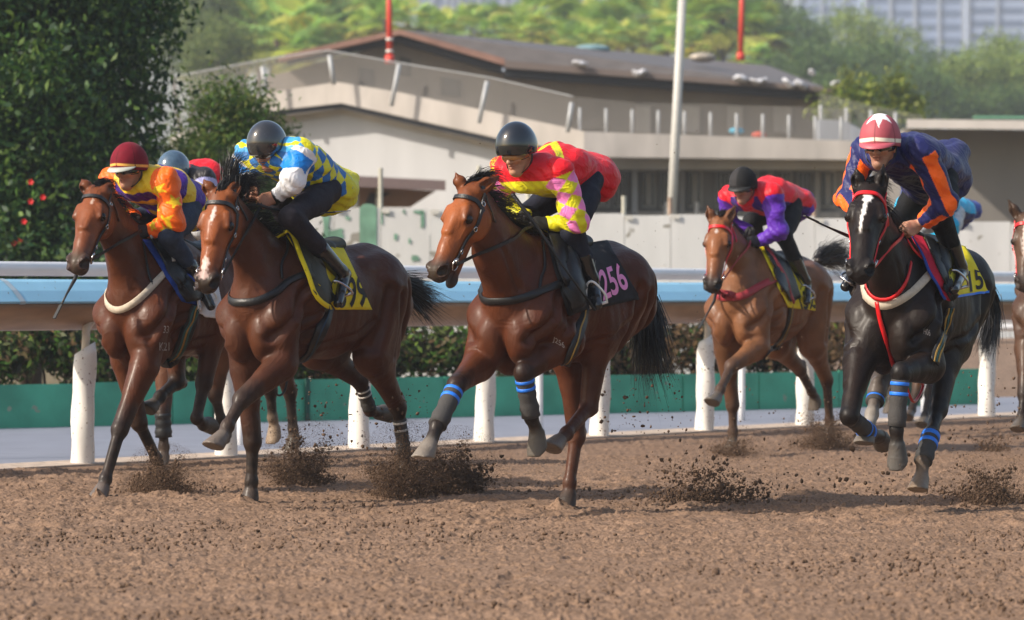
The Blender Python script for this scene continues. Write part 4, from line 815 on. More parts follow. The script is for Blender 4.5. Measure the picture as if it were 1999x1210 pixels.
EARTH = groundmat('brown_earth', (.21, .145, .105), (.27, .19, .14), (.13, .09, .065), 1.5)
tag(MB().add([tuple(pd(1640, YH, 47.2) * (1, 1, 0) + V3(0, 0, -.05)), tuple(pd(2200, YH, 49.5) * (1, 1, 0) + V3(0, 0, -.05)), tuple(pd(2200, YH, 56) * (1, 1, 0) + V3(0, 0, .62)), tuple(pd(1600, YH, 56) * (1, 1, 0) + V3(0, 0, .58)), tuple(pd(2200, YH, 58.2) * (1, 1, 0) + V3(0, 0, .64)), tuple(pd(1600, YH, 57.8) * (1, 1, 0) + V3(0, 0, .6))], [(0, 1, 2, 3), (3, 2, 4, 5)]).build('earth_bank', EARTH), kind='structure')
lr = empty('low_rail', pd(1900, 640, 55.6), 'low white double rail on the bare earth at the right, seen under the running rail', 'rail')
for y_ in (624, 640): MB().tube([pd(1780, y_, 55.6), pd(2100, y_ - 2, 55.6)], .05, 8).build('rail_bar', WPIPE, lr, True)
for x_ in (1800, 1862, 1924, 1986, 2048): MB().tube([pd(x_, 655, 55.7), pd(x_, 622, 55.7)], .035, 8).build('rail_leg', WPIPE, lr, True)
# kerb strip, pavement, green boards, hedge
KERB = mat('pale_kerb_concrete', (.46, .37, .30), .9, var=.2, vscale=12, bump=.4)
V, F = rail_sweep([(.10, -.03), (.10, .015), (-.22, .030), (-.22, -.05)]); tag(mesh_obj('kerb_strip', V, F, KERB, None, False), kind='structure')
PAVE = mat('grey_pavement', (.215, .230, .285), .6, var=.08, vscale=2.5, bump=.15, bscale=60, stretch=(1, 1, 1))
tag(MB().add([tuple(p + V3(-.05, .03, .010)) for p in RP] + [(20., 62, .010), (6.5, 62, .010), (-6, 40, .010), (-9, 37, .010), (-12, 30, .01)], [list(range(len(RP) + 5))]).build('pavement', PAVE), kind='structure')
GREEN = mat('green_painted_board', srgb(70, 160, 130), .65, var=.22, vscale=2.2, bump=.1); spatter(GREEN, (.24, .30, .22), .71, 9.)
DKG = mat('dark_green_seam', (.012, .07, .05), .7)
GA, GB = V3(-5.6, 36.7, 0), V3(5.35, 46.0, 0); gdir = unit(GB - GA); GA = GA - gdir * 4.2; gn = V3(gdir[1], -gdir[0], 0); gl = np.linalg.norm(GB - GA)
ge = empty('board_barrier', GA, 'low barrier of green painted boards along the pavement below the hedge', 'barrier')
mb = MB(); ms = MB(); x = 0.; i = 0; rg = random.Random(3)
while x < gl:
    w = rg.choice((.52, .60, 1.1)); w = min(w, gl - x); a, b = GA + gdir * (x + .008), GA + gdir * (x + w - .008); o = gn * rg.uniform(-.006, .006); h = .41 + rg.uniform(-.008, .008)
    mb.slab([a + o, b + o, b + o + UP * h, a + o + UP * h], -gn * .03)
    if rg.random() < .35: MB().slab([b + gn * .01 - gdir * .05, b + gn * .01, b + gn * .01 + UP * (h + .01), b + gn * .01 - gdir * .05 + UP * (h + .01)], gn * .02).build('batten', DKG, ge)
    x += w
mb.build('boards', GREEN, ge); MB().slab([GA - gn * .05, GB - gn * .05, GB - gn * .05 + UP * .37, GA - gn * .05 + UP * .37], -gn * .02).build('backing', DKG, ge)

# ---------------------------------------------------------------- leaves
def leafmat(name, c, c2, rough=.5, trans=.4):
    m = bpy.data.materials.new(name); m.use_nodes = True; N, L = nodes(m); b = N['Principled BSDF']
    oi = N.new('ShaderNodeAttribute'); oi.attribute_name = 'Col'; L.new(oi.outputs['Color'], b.inputs['Base Color']); b.inputs['Roughness'].default_value = rough; b.inputs['Specular IOR Level'].default_value = .35
    tr = N.new('ShaderNodeBsdfTranslucent'); L.new(oi.outputs['Color'], tr.inputs[0]); mx = N.new('ShaderNodeMixShader'); mx.inputs[0].default_value = trans
    L.new(b.outputs[0], mx.inputs[1]); L.new(tr.outputs[0], mx.inputs[2]); L.new(mx.outputs[0], N['Material Output'].inputs[0]); return m
LEAF = leafmat('leaf', None, None)
def leaves(name, C, Rr, n, size, cols, parent, seed=1, shell=.55, clump=0, asp=.45, droop=.3, tint=None, spread=1.6):
    """leaf-sized blades through a set of crown lobes; every leaf has its own tint"""
    r = np.random.default_rng(seed); C = np.asarray(C, float); Rr = np.asarray(Rr, float)
    if Rr.ndim == 1: Rr = np.repeat(Rr[:, None], 3, 1)
    vol = Rr.prod(1) ** (2 / 3); k = r.choice(len(C), n, p=vol / vol.sum()); d = r.normal(size=(n, 3)); d /= np.linalg.norm(d, axis=1)[:, None]
    rad = shell + (1 - shell) * r.random(n) ** .6; rad *= 1 + .10 * np.sin(d[:, 0] * 9 + k) * np.sin(d[:, 2] * 8 + k * 2)
    P = C[k] + d * Rr[k] * rad[:, None]; 
    own = k
    if clump:
        m = n // clump; cen = P[:m]; P = np.concatenate([P[:m]] + [cen[r.integers(0, m, 1)[0]:][:0]] + [P[m:]]); own = r.integers(0, m, n - m); P[m:] = cen[own] + r.normal(0, size * spread, (n - m, 3)) * (1, 1, .75); own = np.concatenate([np.arange(m), own])
    nn = d + r.normal(0, .55, (n, 3)); nn /= np.linalg.norm(nn, axis=1)[:, None]; t = np.cross(nn, r.normal(size=(n, 3))); t[:, 2] -= droop; t -= nn * (t * nn).sum(1)[:, None]; t /= np.linalg.norm(t, axis=1)[:, None]; b = np.cross(nn, t)
    s = size * r.uniform(.55, 1.25, n)[:, None]; V = np.stack([P - t * s * .5, P + b * s * asp * .5 + nn * s * .06, P + t * s * .5 - nn * s * .08, P - b * s * asp * .5 + nn * s * .06], 1).reshape(-1, 3)
    F = np.arange(4 * n).reshape(n, 4); cs = np.asarray(cols, float); ci = cs[r.integers(0, len(cs), n)] * r.uniform(.7, 1.3, n)[:, None]
    cl = .8 + .4 * (.5 + .5 * np.sin(P[:, 0] * 2.2 / (size * 6) + k) * np.sin(P[:, 2] * 2.0 / (size * 6) + k * 1.7)); ci = ci * cl[:, None] * (.72 + .56 * r.random(int(own.max()) + 1))[own][:, None]
    if tint is not None: ci = tint(P, ci, r)
    return mesh_obj(name, V, F, LEAF, parent, False, np.repeat(ci, 4, 0))
BARK = mat('bark', (.09, .06, .04), .9, var=.3, vscale=12, bump=.6, bscale=20)
def limbs(name, base, tops, r, parent):
    m = MB(); base = np.asarray(base, float)
    fork = base + UP * (np.mean([t[2] for t in tops]) - base[2]) * .35
    m.tube(spline([base - UP * .3, base + (fork - base) * .5 + V3(r * .4, 0, 0), fork], 4), [r * (1.15 - .04 * i) for i in range(9)], 10)
    for t in tops: m.tube(spline([fork - UP * r * .5, fork + (np.asarray(t) - fork) * .5 + V3(0, 0, r), t], 4), [r * (.55 - .05 * i) for i in range(9)], 7)
    m.build(name, BARK, parent, True)
DARKG = [srgb(52, 84, 40), srgb(72, 106, 46), srgb(42, 72, 44), srgb(100, 126, 56)]
def bush_tree(name, label, cat, base, lobes, n, size, cols, seed, group=None, **kw):
    e = empty(name, base, label, cat, group); C = [l[0] for l in lobes]; R_ = [l[1] for l in lobes]
    leaves('crown', C, R_, n, size, cols, e, seed, **kw); limbs('trunk', base, [np.asarray(c) for c in C[:6]], kw.get('tr', .12), e) if False else limbs('trunk', base, [np.asarray(c) for c in C[:6]], .12, e); return e
# hedge behind the boards
hC = []; hR = []; rg = random.Random(5)
x = .3
while x < gl * .94:
    p = GA + gdir * x - gn * rg.uniform(.35, .75); hC.append(p + UP * rg.uniform(.45, .85)); hR.append((rg.uniform(.24, .42), rg.uniform(.3, .5), rg.uniform(.22, .40))); x += .17
he = empty('hedge', GA + gdir * 6 - gn * .6, 'leafy hedge growing above the low green boards behind the rail', 'hedge')
leaves('foliage', hC, hR, 30000, .085, [srgb(78, 116, 44), srgb(112, 136, 54), srgb(84, 92, 50), srgb(108, 94, 62), srgb(64, 88, 42)], he, 3, shell=.5, tint=lambda P, c, r: np.where((r.random(len(P)) < np.clip((P[:, 0] + 2.2) / 3.5 + .45 * np.sin(P[:, 0] * 2.1), .10, .85))[:, None], np.array(srgb(134, 106, 74)) * r.uniform(.6, 1.2, (len(P), 1)), c))
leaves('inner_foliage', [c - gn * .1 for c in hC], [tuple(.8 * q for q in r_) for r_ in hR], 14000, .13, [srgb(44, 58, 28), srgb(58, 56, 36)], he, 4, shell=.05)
mb = MB()
for i in range(60): p = GA + gdir * (gl * .93 * i / 60) - gn * .6; mb.tube([p, p + V3(rg.uniform(-.1, .1), 0, .5), p + V3(rg.uniform(-.25, .25), 0, .95)], [.018, .013, .006], 5)
mb.build('stems', BARK, he)

# ---------------------------------------------------------------- trees on the left
def lob(px, py, Y, r, rz=None): return (pd(px, py, Y), (r, r * .9, rz or r * .85))
L1 = [lob(-22, 40, 46, 0.69), lob(78, 10, 47, 0.74), lob(163, 40, 46.5, 0.64), lob(238, 10, 47.5, 0.51), lob(263, 80, 47.5, 0.33), lob(8, 170, 45, 0.69), lob(128, 130, 46, 0.64), lob(213, 140, 47, 0.51), lob(248, 190, 47, 0.35), lob(-22, 300, 45, 0.69), lob(98, 260, 45.5, 0.64), lob(183, 240, 46.5, 0.51), lob(228, 290, 46.5, 0.39), lob(-32, 430, 44.5, 0.64), lob(58, 380, 45, 0.60), lob(148, 350, 45.5, 0.55), lob(58, 490, 45, 0.55), lob(-80, 200, 46, 0.92), lob(-80, 20, 46, 0.92), lob(-12, -90, 46, 0.92), lob(138, -80, 47, 0.83), lob(248, -60, 47.5, 0.55), lob(-60, 380, 45, 0.74)]
t1 = bush_tree('flowering_tree', 'tall dark green leafy tree with a few red flowers at far left', 'tree', V3(-5.6, 47.5, 0), L1, 62000, .115, DARKG, 11, clump=60, droop=.9, shell=.45, spread=1.9)
FL = mat('red_petal', srgb(214, 24, 30), .5)
for px_, py_ in ((60, 355), (84, 385), (60, 393), (47, 432), (28, 474), (38, 470)):
    c = pd(px_, py_, 43.9); m = MB()
    for k in range(6):
        a = k * math.pi / 3; d = V3(math.cos(a), -.35, math.sin(a)); m.add([c, c + d * .020 + V3(-d[2], 0, d[0]) * .012, c + d * .037 - V3(0, .01, 0), c + d * .020 - V3(-d[2], 0, d[0]) * .012], [(0, 1, 2, 3)])
    m.build('flower', FL, t1)
L2 = [lob(412, 249, 50, .32, .5), lob(447, 229, 50, .28, .45), lob(492, 259, 50.5, .26, .4), lob(387, 324, 49.5, .42), lob(462, 324, 50, .45), lob(522, 304, 50.5, .30), lob(347, 404, 49.5, .55), lob(432, 404, 49.5, .6), lob(512, 384, 50, .45), lob(382, 494, 49, .6), lob(482, 484, 49.5, .6), lob(292, 504, 49, .6), lob(537, 474, 50, .30), lob(472, 206, 50.5, .12, .25), lob(497, 214, 51, .10, .25), lob(337, 324, 50, .35), lob(547, 274, 51, .10, .2)]
bush_tree('shrub_tree', 'bushy mid green shrub tree in front of the white gabled house', 'tree', V3(-3.3, 50.5, 0), L2, 34000, .10, [srgb(74, 104, 42), srgb(96, 120, 52), srgb(62, 90, 44), srgb(112, 122, 56)], 12, clump=24, droop=-.7, asp=.3, spread=1.6)
L4 = [lob(-250, 60, 48, 1.2), lob(-330, 150, 48, 1.1), lob(-230, 200, 47, 1.1), lob(-300, 300, 47, 1.1), lob(-240, 400, 47, 1.0), lob(-380, 380, 48, 1.1), lob(-300, 480, 46, .9), lob(-200, 500, 46, .8)]
bush_tree('broadleaf_tree', 'dark broadleaf tree standing left of the flowering tree', 'tree', V3(-7.4, 48, 0), L4, 22000, .13, DARKG, 17, clump=40, droop=.6, spread=2.)
L3 = [lob(-40, 560, 44, .8), lob(60, 545, 44.5, .8), lob(160, 540, 44.5, .7), lob(250, 530, 45, .7), lob(330, 540, 45.5, .7), lob(430, 545, 46, .7), lob(520, 545, 46.5, .6)]
bush_tree('undergrowth_shrub', 'dark green shrubbery at the foot of the tall left tree behind the white rail', 'shrub', V3(-4, 45, 0), L3, 14000, .11, DARKG, 13)
# ---------------------------------------------------------------- weathered wall, buildings, poles
def wallmat(name, c, streak=.25, vs=2.2, st=(1, 1, .25), rough=.9): return mat(name, c, rough, var=streak, vscale=vs, stretch=st, bump=.2, bscale=25)
WWALL = wallmat('weathered_white_panel', (.64, .635, .62), .09); WGREEN = mat('faded_green_paint', (.16, .31, .22), .85, var=.25, vscale=4)
spatter(WWALL, (.30, .28, .24), .66, 3.2)
WA, WB = pd(470, YH, 58), pd(2080, YH, 58.5); WA[2] = WB[2] = 0; wd = unit(WB - WA); wn = V3(wd[1], -wd[0], 0); wl = np.linalg.norm(WB - WA)
we = empty('panel_wall', WA, 'long weathered off-white panel wall with patches of green paint behind the pipe rail', 'wall')
mb = MB(); mc = MB(); x = 0.; rg = random.Random(8); i = 0; WTOP = 2.5; POSTX = []
while x < wl:
    w = min(rg.choice((.66, .70, .74)), wl - x + .01); a, b = WA + wd * (x + .004), WA + wd * (x + w - .004); o = wn * rg.uniform(-.006, .006); h = WTOP - .022 * x + rg.uniform(-.02, .02)
    mb.slab([a + o - UP * .4, b + o - UP * .4, b + o + UP * h, a + o + UP * h], -wn * .06)
    mc.slab([a + o + wn * .02 + UP * (h - .05), a + wd * .12 + o + wn * .02 + UP * (h - .07), a + wd * .12 + o + wn * .02 + UP * h, a + o + wn * .02 + UP * h], wn * .015); POSTX.append((x, h)); x += w
mb.build('panels', WWALL, we); mc.build('clip', mat('pale_clip', (.62, .60, .55), .6), we)
MB().slab([WA - wn * .09 - UP * .4, WB - wn * .09 - UP * .4, WB - wn * .09 + UP * 1.7, WA - wn * .09 + UP * 2.2], -wn * .02).build('backing_sheet', WGREEN, we)
RUST = mat('rusty_stake', (.34, .24, .18), .8, var=.25, vscale=20); CREAMP = mat('cream_stake', (.48, .46, .38), .7, var=.1)
for k, (x, h) in enumerate(POSTX):
    if k % 3 == 1: continue
    p = WA + wd * x - wn * .10; MB().tube([p + UP * .1, p + UP * (h + .12 + (.30 if k < 6 else .12) * rg.random() + (.25 if k < 6 else .1))], .033, 8).build('stake', CREAMP if k < 9 else RUST, we)
def paint(mb, px0, px1, py0, py1, jag=.0, seed=0):
    """a flake of old green paint on the wall face"""
    r = random.Random(seed); n = 18; out = []
    for k in range(n):
        a = 2 * math.pi * k / n; rr = 1 + jag * r.uniform(-1, .6); u = .5 + .5 * rr * max(-1, min(1, 1.35 * math.cos(a))); v = .5 + .5 * rr * max(-1, min(1, 1.35 * math.sin(a)))
        x, y = px0 + (px1 - px0) * u, py0 + (py1 - py0) * v; d = V3((x - CX) / FPX, 1, (YH - y) / FPX); c = V3(0, 0, HC); t = np.dot(WA + wn * .0145 - c, wn) / np.dot(d, wn); out.append(c + d * t)
    mb.add(out, [list(range(n))[::-1]])
for k, (a, b, c, d, j) in enumerate(((702, 735, 398, 505, .05), (630, 643, 408, 470, .3), (640, 668, 448, 470, .4), (674, 684, 422, 430, .4), (754, 761, 413, 421, .3), (808, 828, 410, 417, .4), (821, 828, 410, 446, .25), (768, 776, 455, 470, .4), (797, 802, 464, 476, .3), (802, 820, 498, 510, .4), (743, 747, 410, 438, .3), (608, 618, 474, 498, .4), (1022, 1032, 428, 466, .3), (786, 791, 408, 418, .4))):
    m = MB(); paint(m, a, b, c, d, j, k); m.build('green_paint', WGREEN, we)

RENDER = wallmat('white_render', (.485, .485, .495), .05); BAND = wallmat('concrete_parapet', (.47, .43, .395), .14); SHADE = mat('shade_tone', (.045, .05, .062), .7); TRIM = wallmat('cream_cornice', (.46, .41, .35), .1)  # SHADE: near-black colour standing in for shade under eaves and in openings
GREYW = wallmat('grey_brown_render', (.290, .255, .225), .05); ROOF = mat('brown_sheet_roof', (.125, .112, .110), .6, var=.15, vscale=2, stretch=(1, 8, 1)); FASC = mat('brown_fascia', (.16, .125, .11), .7, var=.12); REDF = mat('red_brown_verge', (.30, .165, .125), .7, var=.2, vscale=3); GLASS = mat('dark_window_glass', (.03, .033, .036), .12, spec=.6); WFR = mat('pale_window_frame', (.52, .49, .45), .6)
def poly(mb, pts, Y, t): mb.slab([pd(x, y, Y(x) if callable(Y) else Y) for x, y in pts], (0, t, 0)); return mb
GF = lambda o: (lambda x: 82. + o + (665 - x) * .0036)
# white gabled house with its flat wing
hs = empty('gabled_house', pd(800, YH, 82), 'white rendered house with a shallow gable, concrete parapet and a long low wing', 'house'); hs.location.z = 0; YG = 82.
poly(MB(), [(330, 640), (330, 330), (540, 240), (668, 218), (1150, 322), (1150, 640)], GF(0), 6).build('gable_wall', RENDER, hs)
m = MB()
for seg in ([(330, 306), (540, 215), (666, 201), (666, 161), (655, 160), (540, 178), (330, 270)], [(666, 201), (975, 271), (1140, 300), (1140, 256), (960, 218), (780, 180), (666, 161)]): poly(m, seg, GF(-.6), .9)
m.build('parapet', BAND, hs)
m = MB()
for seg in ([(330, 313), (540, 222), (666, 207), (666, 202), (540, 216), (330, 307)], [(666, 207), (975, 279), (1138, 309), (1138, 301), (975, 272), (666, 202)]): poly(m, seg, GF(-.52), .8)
m.build('eaves', SHADE, hs)  # dark strip imitates the shade below the parapet
m = MB()
for seg in ([(330, 330), (540, 240), (666, 222), (666, 212), (540, 228), (330, 318)], [(666, 222), (975, 293), (1148, 326), (1148, 316), (975, 283), (666, 212)]): poly(m, seg, GF(-.12), .14)
m.build('cornice', TRIM, hs)
MB().ball(pd(704, 238, YG - .05), (.06, .05, .06)).build('wall_vent', SHADE, hs, True)
YW = 86.
poly(MB(), [(1130, 640), (1130, 322), (1665, 322), (1665, 640)], YW, 6).build('wing_wall', wallmat('taupe_wall', (.30, .275, .25), .08), hs)
poly(MB(), [(1132, 306), (1132, 256), (1700, 276), (1700, 312)], YW - 2.2, 2.19).build('balcony_slab', BAND, hs); poly(MB(), [(1134, 330), (1134, 306.5), (1690, 313), (1690, 330)], YW - 1.6, 1.58).build('lintel', TRIM, hs)
for x0 in (1165, 1200, 1255, 1290, 1345, 1400, 1455, 1520, 1560, 1605):
    w = MB(); poly(w, [(x0 - 3, 405), (x0 - 3, 334), (x0 + 26, 334), (x0 + 26, 405)], YW - .12, .118); fr_ = w.build('window', WFR, hs); poly(MB(), [(x0, 401), (x0, 337), (x0 + 22, 337), (x0 + 22, 401)], YW - .15, .028).build('pane', GLASS, fr_)
    for mx_ in (x0 + 6.5, x0 + 15): poly(MB(), [(mx_, 401), (mx_, 337), (mx_ + 1.8, 337), (mx_ + 1.8, 401)], YW - .17, .018).build('mullion', WFR, fr_)
    if x0 % 2: poly(MB(), [(x0 + 9, 399), (x0 + 9, 339), (x0 + 14, 339), (x0 + 14, 399)], YW - .158, .006).build('curtain', BAND, fr_)
for x0 in (1143, 1234, 1326, 1440, 1500, 1590): poly(MB(), [(x0, 440), (x0, 331), (x0 + 11, 331), (x0 + 11, 440)], YW - .5, .3).build('pier', RENDER if x0 < 1300 else wallmat('grey_pier', (.33, .31, .29), .1), hs)
poly(MB(), [(1150, 425), (1150, 412), (1640, 414), (1640, 425)], YW - .3, .28).build('window_sill', BAND, hs)
for x0 in (1300, 1360, 1425, 1480, 1535): MB().tube([pd(x0, 440, YW - 1.2), pd(x0, 395 - (x0 % 20), YW - 1.2)], .05, 8).build('bollard', WFR, hs)
# mesh fence along the parapet
NET = bpy.data.materials.new('fence_netting'); NET.use_nodes = True; N_, L_ = nodes(NET); tr = N_.new('ShaderNodeBsdfTransparent'); mx = N_.new('ShaderNodeMixShader'); df = N_['Principled BSDF']; df.inputs['Base Color'].default_value = (.34, .32, .30, 1); df.inputs['Roughness'].default_value = .9
tcn = N_.new('ShaderNodeTexCoord'); wv = N_.new('ShaderNodeTexWave'); wv.bands_direction = 'Z'; wv.inputs['Scale'].default_value = 5.5; L_.new(tcn.outputs['Object'], wv.inputs['Vector']); mr = N_.new('ShaderNodeMapRange'); mr.inputs['To Min'].default_value = .16; mr.inputs['To Max'].default_value = .36
L_.new(wv.outputs['Fac'], mr.inputs[0]); L_.new(mr.outputs[0], mx.inputs[0]); L_.new(tr.outputs[0], mx.inputs[1]); L_.new(df.outputs[0], mx.inputs[2]); L_.new(mx.outputs[0], N_['Material Output'].inputs[0])
GALV = mat('galvanised_post', (.42, .43, .44), .45, var=.05)
nf = empty('netting_fence', pd(800, 200, YG - .5), 'grey netting fence on leaning pale posts along the parapet of the white house', 'fence')
top = [(336, 150), (540, 112), (640, 98), (776, 122), (960, 152), (1118, 188), (1240, 200), (1420, 204), (1660, 212)]; bot = [(336, 268), (540, 176), (652, 160), (765, 178), (940, 212), (1105, 250), (1240, 259), (1420, 266), (1660, 274)]
m = MB(); Pn = [pd(x, y, GF(-.5)(min(x, 1130))) for x, y in bot] + [pd(x, y, GF(-.5)(min(x, 1130))) for x, y in top]; m.add(Pn, [(i, i + 1, i + 10, i + 9) for i in range(8)]); m.build('netting', NET, nf)
MB().tube([pd(x, y, GF(-.5)(x)) for x, y in top[:6]], .012, 5).build('top_wire', GALV, nf)
for a, b in (((652, 165), (643, 108)), ((764, 207), (779, 125)), ((935, 240), (951, 158)), ((1108, 258), (1116, 200)), ((520, 180), (512, 130))): MB().tube([pd(*a, GF(-1)(a[0])), pd(*b, GF(-1)(a[0]))], .045, 8).build('leaning_post', GALV, nf, True)
for k in range(11): x = 1132 + k * 51; y0 = 255 + (x - 1132) * .035; MB().tube([pd(x, y0 + 4, YW - 1.7), pd(x, y0 - 45, YW - 1.7)], .032, 8).build('rail_post', GALV, nf, True)
for nm_, px_, c_ in (('bottle', 1438, srgb(70, 160, 190)), ('cloth', 1482, srgb(190, 80, 60))):
    tag(MB().ball(pd(px_, 255 if nm_ == 'bottle' else 263, YW - 1.6), (.16, .08, .07)).build(nm_ + '_bundle', mat(nm_ + '_bundle', c_, .6), None, True), ('blue' if nm_ == 'bottle' else 'reddish') + ' bundle left on the balcony behind the netting', 'bundle')
# grey hall behind with the brown sheet roof
bh = empty('grey_hall', pd(1200, YH, 104), 'large grey-brown hall with a low brown sheet roof standing behind the white house', 'hall'); bh.location.z = 0; YB = 104.
poly(MB(), [(520, 640), (520, 150), (780, 80), (985, 140), (985, 640)], YB, 1.0).build('gable_wall', GREYW, bh)
poly(MB(), [(985, 640), (985, 150), (1600, 190), (1600, 640)], YB + .02, 9).build('long_wall', GREYW, bh)
m = MB(); poly(m, [(540, 118), (560, 104), (780, 57), (780, 67), (560, 116)], YB - 1.2, 1.4); poly(m, [(780, 57), (985, 114), (985, 127), (780, 67)], YB - 1.2, 1.4); m.build('verge', REDF, bh)
m = MB(); poly(m, [(560, 122), (778, 82), (980, 142), (980, 128), (780, 68), (560, 117)], YB - .8, .9); m.build('shadow_gap', SHADE, bh)  # dark slab stands in for the shadow under the verge
m = MB(); m.add([pd(985, 119, YB - 1.2), pd(1625, 176, YB - 1.2), pd(1500, 128, YB + 6), pd(1330, 112, YB + 7), pd(850, 76, YB + 7), pd(785, 58, YB - 1.0)], [(0, 1, 2, 3, 4, 5)]); m.build('roof', ROOF, bh)
m = MB(); poly(m, [(985, 132), (985, 118), (1632, 172), (1632, 180)], YB - 1.4, 1.3); m.build('fascia', FASC, bh); m = MB(); poly(m, [(985, 148), (985, 133), (1622, 181), (1622, 194)], YB - 1.0, .99); m.build('soffit', SHADE, bh)  # soffit coloured near-black to imitate shade under the eave
for x0, y0, w in ((780, 110, 22), (860, 150, 40), (700, 130, 30)): poly(MB(), [(x0, y0 + 36), (x0, y0), (x0 + w, y0 + 6), (x0 + w, y0 + 40)], YB - .05, .04).build('louvre', mat('louvre_grey', (.13, .125, .12), .7), bh)
for x0, w in ((1240, 30), (1330, 36), (1420, 30), (1510, 36)): poly(MB(), [(x0, 258), (x0, 206), (x0 + w, 208), (x0 + w, 260)], YB - .06, .05).build('shutter', BAND, bh)
SAC = mat('pale_plastic_bag', (.46, .46, .49), .5, var=.25, vscale=6, bump=.6, bscale=8)
for k, (x, y, w) in enumerate(((1132, 122, 30), (1248, 139, 28), (1446, 152, 30), (1480, 156, 34), (1540, 160, 26), (1562, 164, 26), (1585, 142, 14), (1630, 162, 18))):
    t_ = MB().ball(pd(x, y, YB - 1.5), (w / 150, .26, .055 + .012 * (k % 3)), 18, 12); o = t_.build('sandbag', SAC, None, True)
    for v in o.data.vertices: v.co.z = v.co.z * .99999 + .045 * math.sin(v.co.x * 13 + k * 2) + .03 * math.sin(v.co.x * 29 + v.co.y * 17 + k) - .12 * max(0, abs(math.sin(v.co.x * 5 + k)) - .6)
    tag(o, ['pale bag on the eave nearest the roof corner by the gable', 'pale bag on the eave just left of the lamp pole', 'pale bag on the eave, first right of the lamp pole', 'long pale bag on the eave, second right of the lamp pole', 'pale bag on the eave, third right of the lamp pole', 'pale bag on the eave beside the roof end, leaning', 'small white box-like bag standing up on the roof end', 'white bag at the very tip of the brown eave'][k], 'bag', 'bags weighing down the eave of the brown roof')
o = MB().ball(pd(1372, 112, YB + 2), (.36, .4, .13)).build('tarpaulin_heap', mat('mottled_tarpaulin', (.34, .30, .25), .8, var=.4, vscale=9), None, True); tag(o, 'mottled heap of tarpaulin on the brown roof right of the lamp pole', 'tarpaulin')
o = MB().ball(pd(1155, 95, YB + 4), (.50, .3, .12)).build('tarpaulin_roll', mat('blue_tarpaulin', (.18, .30, .34), .7, var=.4, vscale=7), None, True); tag(o, 'blue and tan roll of sheeting lying on the roof ridge before the palms', 'tarpaulin')
# brown canopy by the wall, grey block at right
cp = empty('canopy', pd(780, YH, 74), 'brown flat canopy with pale posts against the white house wall', 'canopy'); cp.location.z = 0
m = MB(); m.slab([pd(600, 340, 72), pd(870, 352, 72), pd(862, 352, 79), pd(600, 338, 79)], (0, 0, -.18)); m.build('canopy_roof', mat('brown_canopy', (.17, .12, .115), .6, var=.1), cp)
poly(MB(), [(600, 404), (600, 357), (850, 372), (800, 404)], 78, .3).build('back_panel', mat('rust_panel', (.33, .19, .115), .7, var=.2, vscale=3, col2=(.25, .15, .11)), cp); poly(MB(), [(712, 402), (722, 376), (762, 376), (740, 390), (738, 402)], 77.9, .08).build('opening', SHADE, cp)
for x in (695, 739): MB().tube([pd(x, 470, 72.4), pd(x, 356, 72.4)], .05, 8).build('post', CREAMP, cp, True)
gb = empty('grey_block', pd(1900, YH, 88), 'plain grey-brown flat-roofed block with a pale roof edge at the right', 'building'); gb.location.z = 0
poly(MB(), [(1765, 640), (1765, 251), (2120, 256), (2120, 640)], 88, 8).build('wall', wallmat('plain_taupe_render', (.225, .205, .185), .03), gb)
m = MB(); m.slab([pd(1770, 250, 86.2), pd(2130, 254, 86.2), pd(2130, 254, 95), pd(1770, 250, 95)], (0, 0, .19)); m.build('roof_edge', wallmat('pale_roof_edge', (.62, .57, .53), .06), gb)
m = MB(); m.tube([pd(1900, 229, 89), pd(2100, 230, 89)], .035, 6); m.build('green_pipe', mat('green_pipe', (.10, .25, .16), .6), gb)
# net screen and low annexe between hall and block
sc_ = empty('screen_fence', pd(1690, 240, 96), 'grey wire netting screen with scrub behind it, right of the brown roof', 'fence')
m = MB(); m.add([pd(1590, 300, 96), pd(1800, 300, 96), pd(1800, 225, 96), pd(1700, 205, 96), pd(1600, 180, 96)], [(0, 1, 2, 3, 4)]); m.build('netting', NET, sc_)
for x in (1602, 1652, 1700, 1748): MB().tube([pd(x, 300, 95.9), pd(x, 205 + (x - 1602) * .1, 95.9)], .04, 6).build('post', GALV, sc_, True)
poly(MB(), [(1600, 300), (1600, 232), (1650, 236), (1700, 262), (1790, 272), (1790, 300)], 94, 1).build('low_roof', wallmat('pale_blue_sheet', (.30, .32, .36), .08), sc_)
# poles
def pole(px0, py0, px1, py1, Y, r0, r1, m, name, label, cat, bands=()):
    e = empty(name, pd(px0, py0, Y), label, cat); a, b = pd(px0, py0, Y), pd(px1, py1, Y); MB().tube([a, b], [r0, r1], 16).build('shaft', m, e, True)
    MB().tube([a - unit(b - a) * .02, a + unit(b - a) * .18], r0 * 1.5, 16).build('base_collar', m, e, True)
    for t, l, mm in bands: MB().tube([a + (b - a) * t, a + (b - a) * (t + l)], r0 * 1.12, 16).build('band', mm, e, True)
    return e
pole(1303, 580, 1335, -60, 70, .085, .070, mat('grey_lamp_pole', (.50, .49, .46), .5, var=.06), 'lamp_pole', 'tall pale grey lamp pole slightly tilted in front of the low wing', 'pole')
REDP = mat('red_mast_paint', srgb(205, 62, 44), .5, var=.08); WB_ = mat('white_band', (.70, .66, .62), .6)
pole(761, 122, 759, -70, 98, .075, .06, REDP, 'red_mast', 'red mast with pale bands rising over the apex of the grey hall', 'mast', ((.22, .03, WB_), (.1, .03, WB_)))
pole(1446, 116, 1450, -70, 112, .075, .07, REDP, 'red_mast', 'plain red mast standing on the brown roof right of the lamp pole', 'mast')

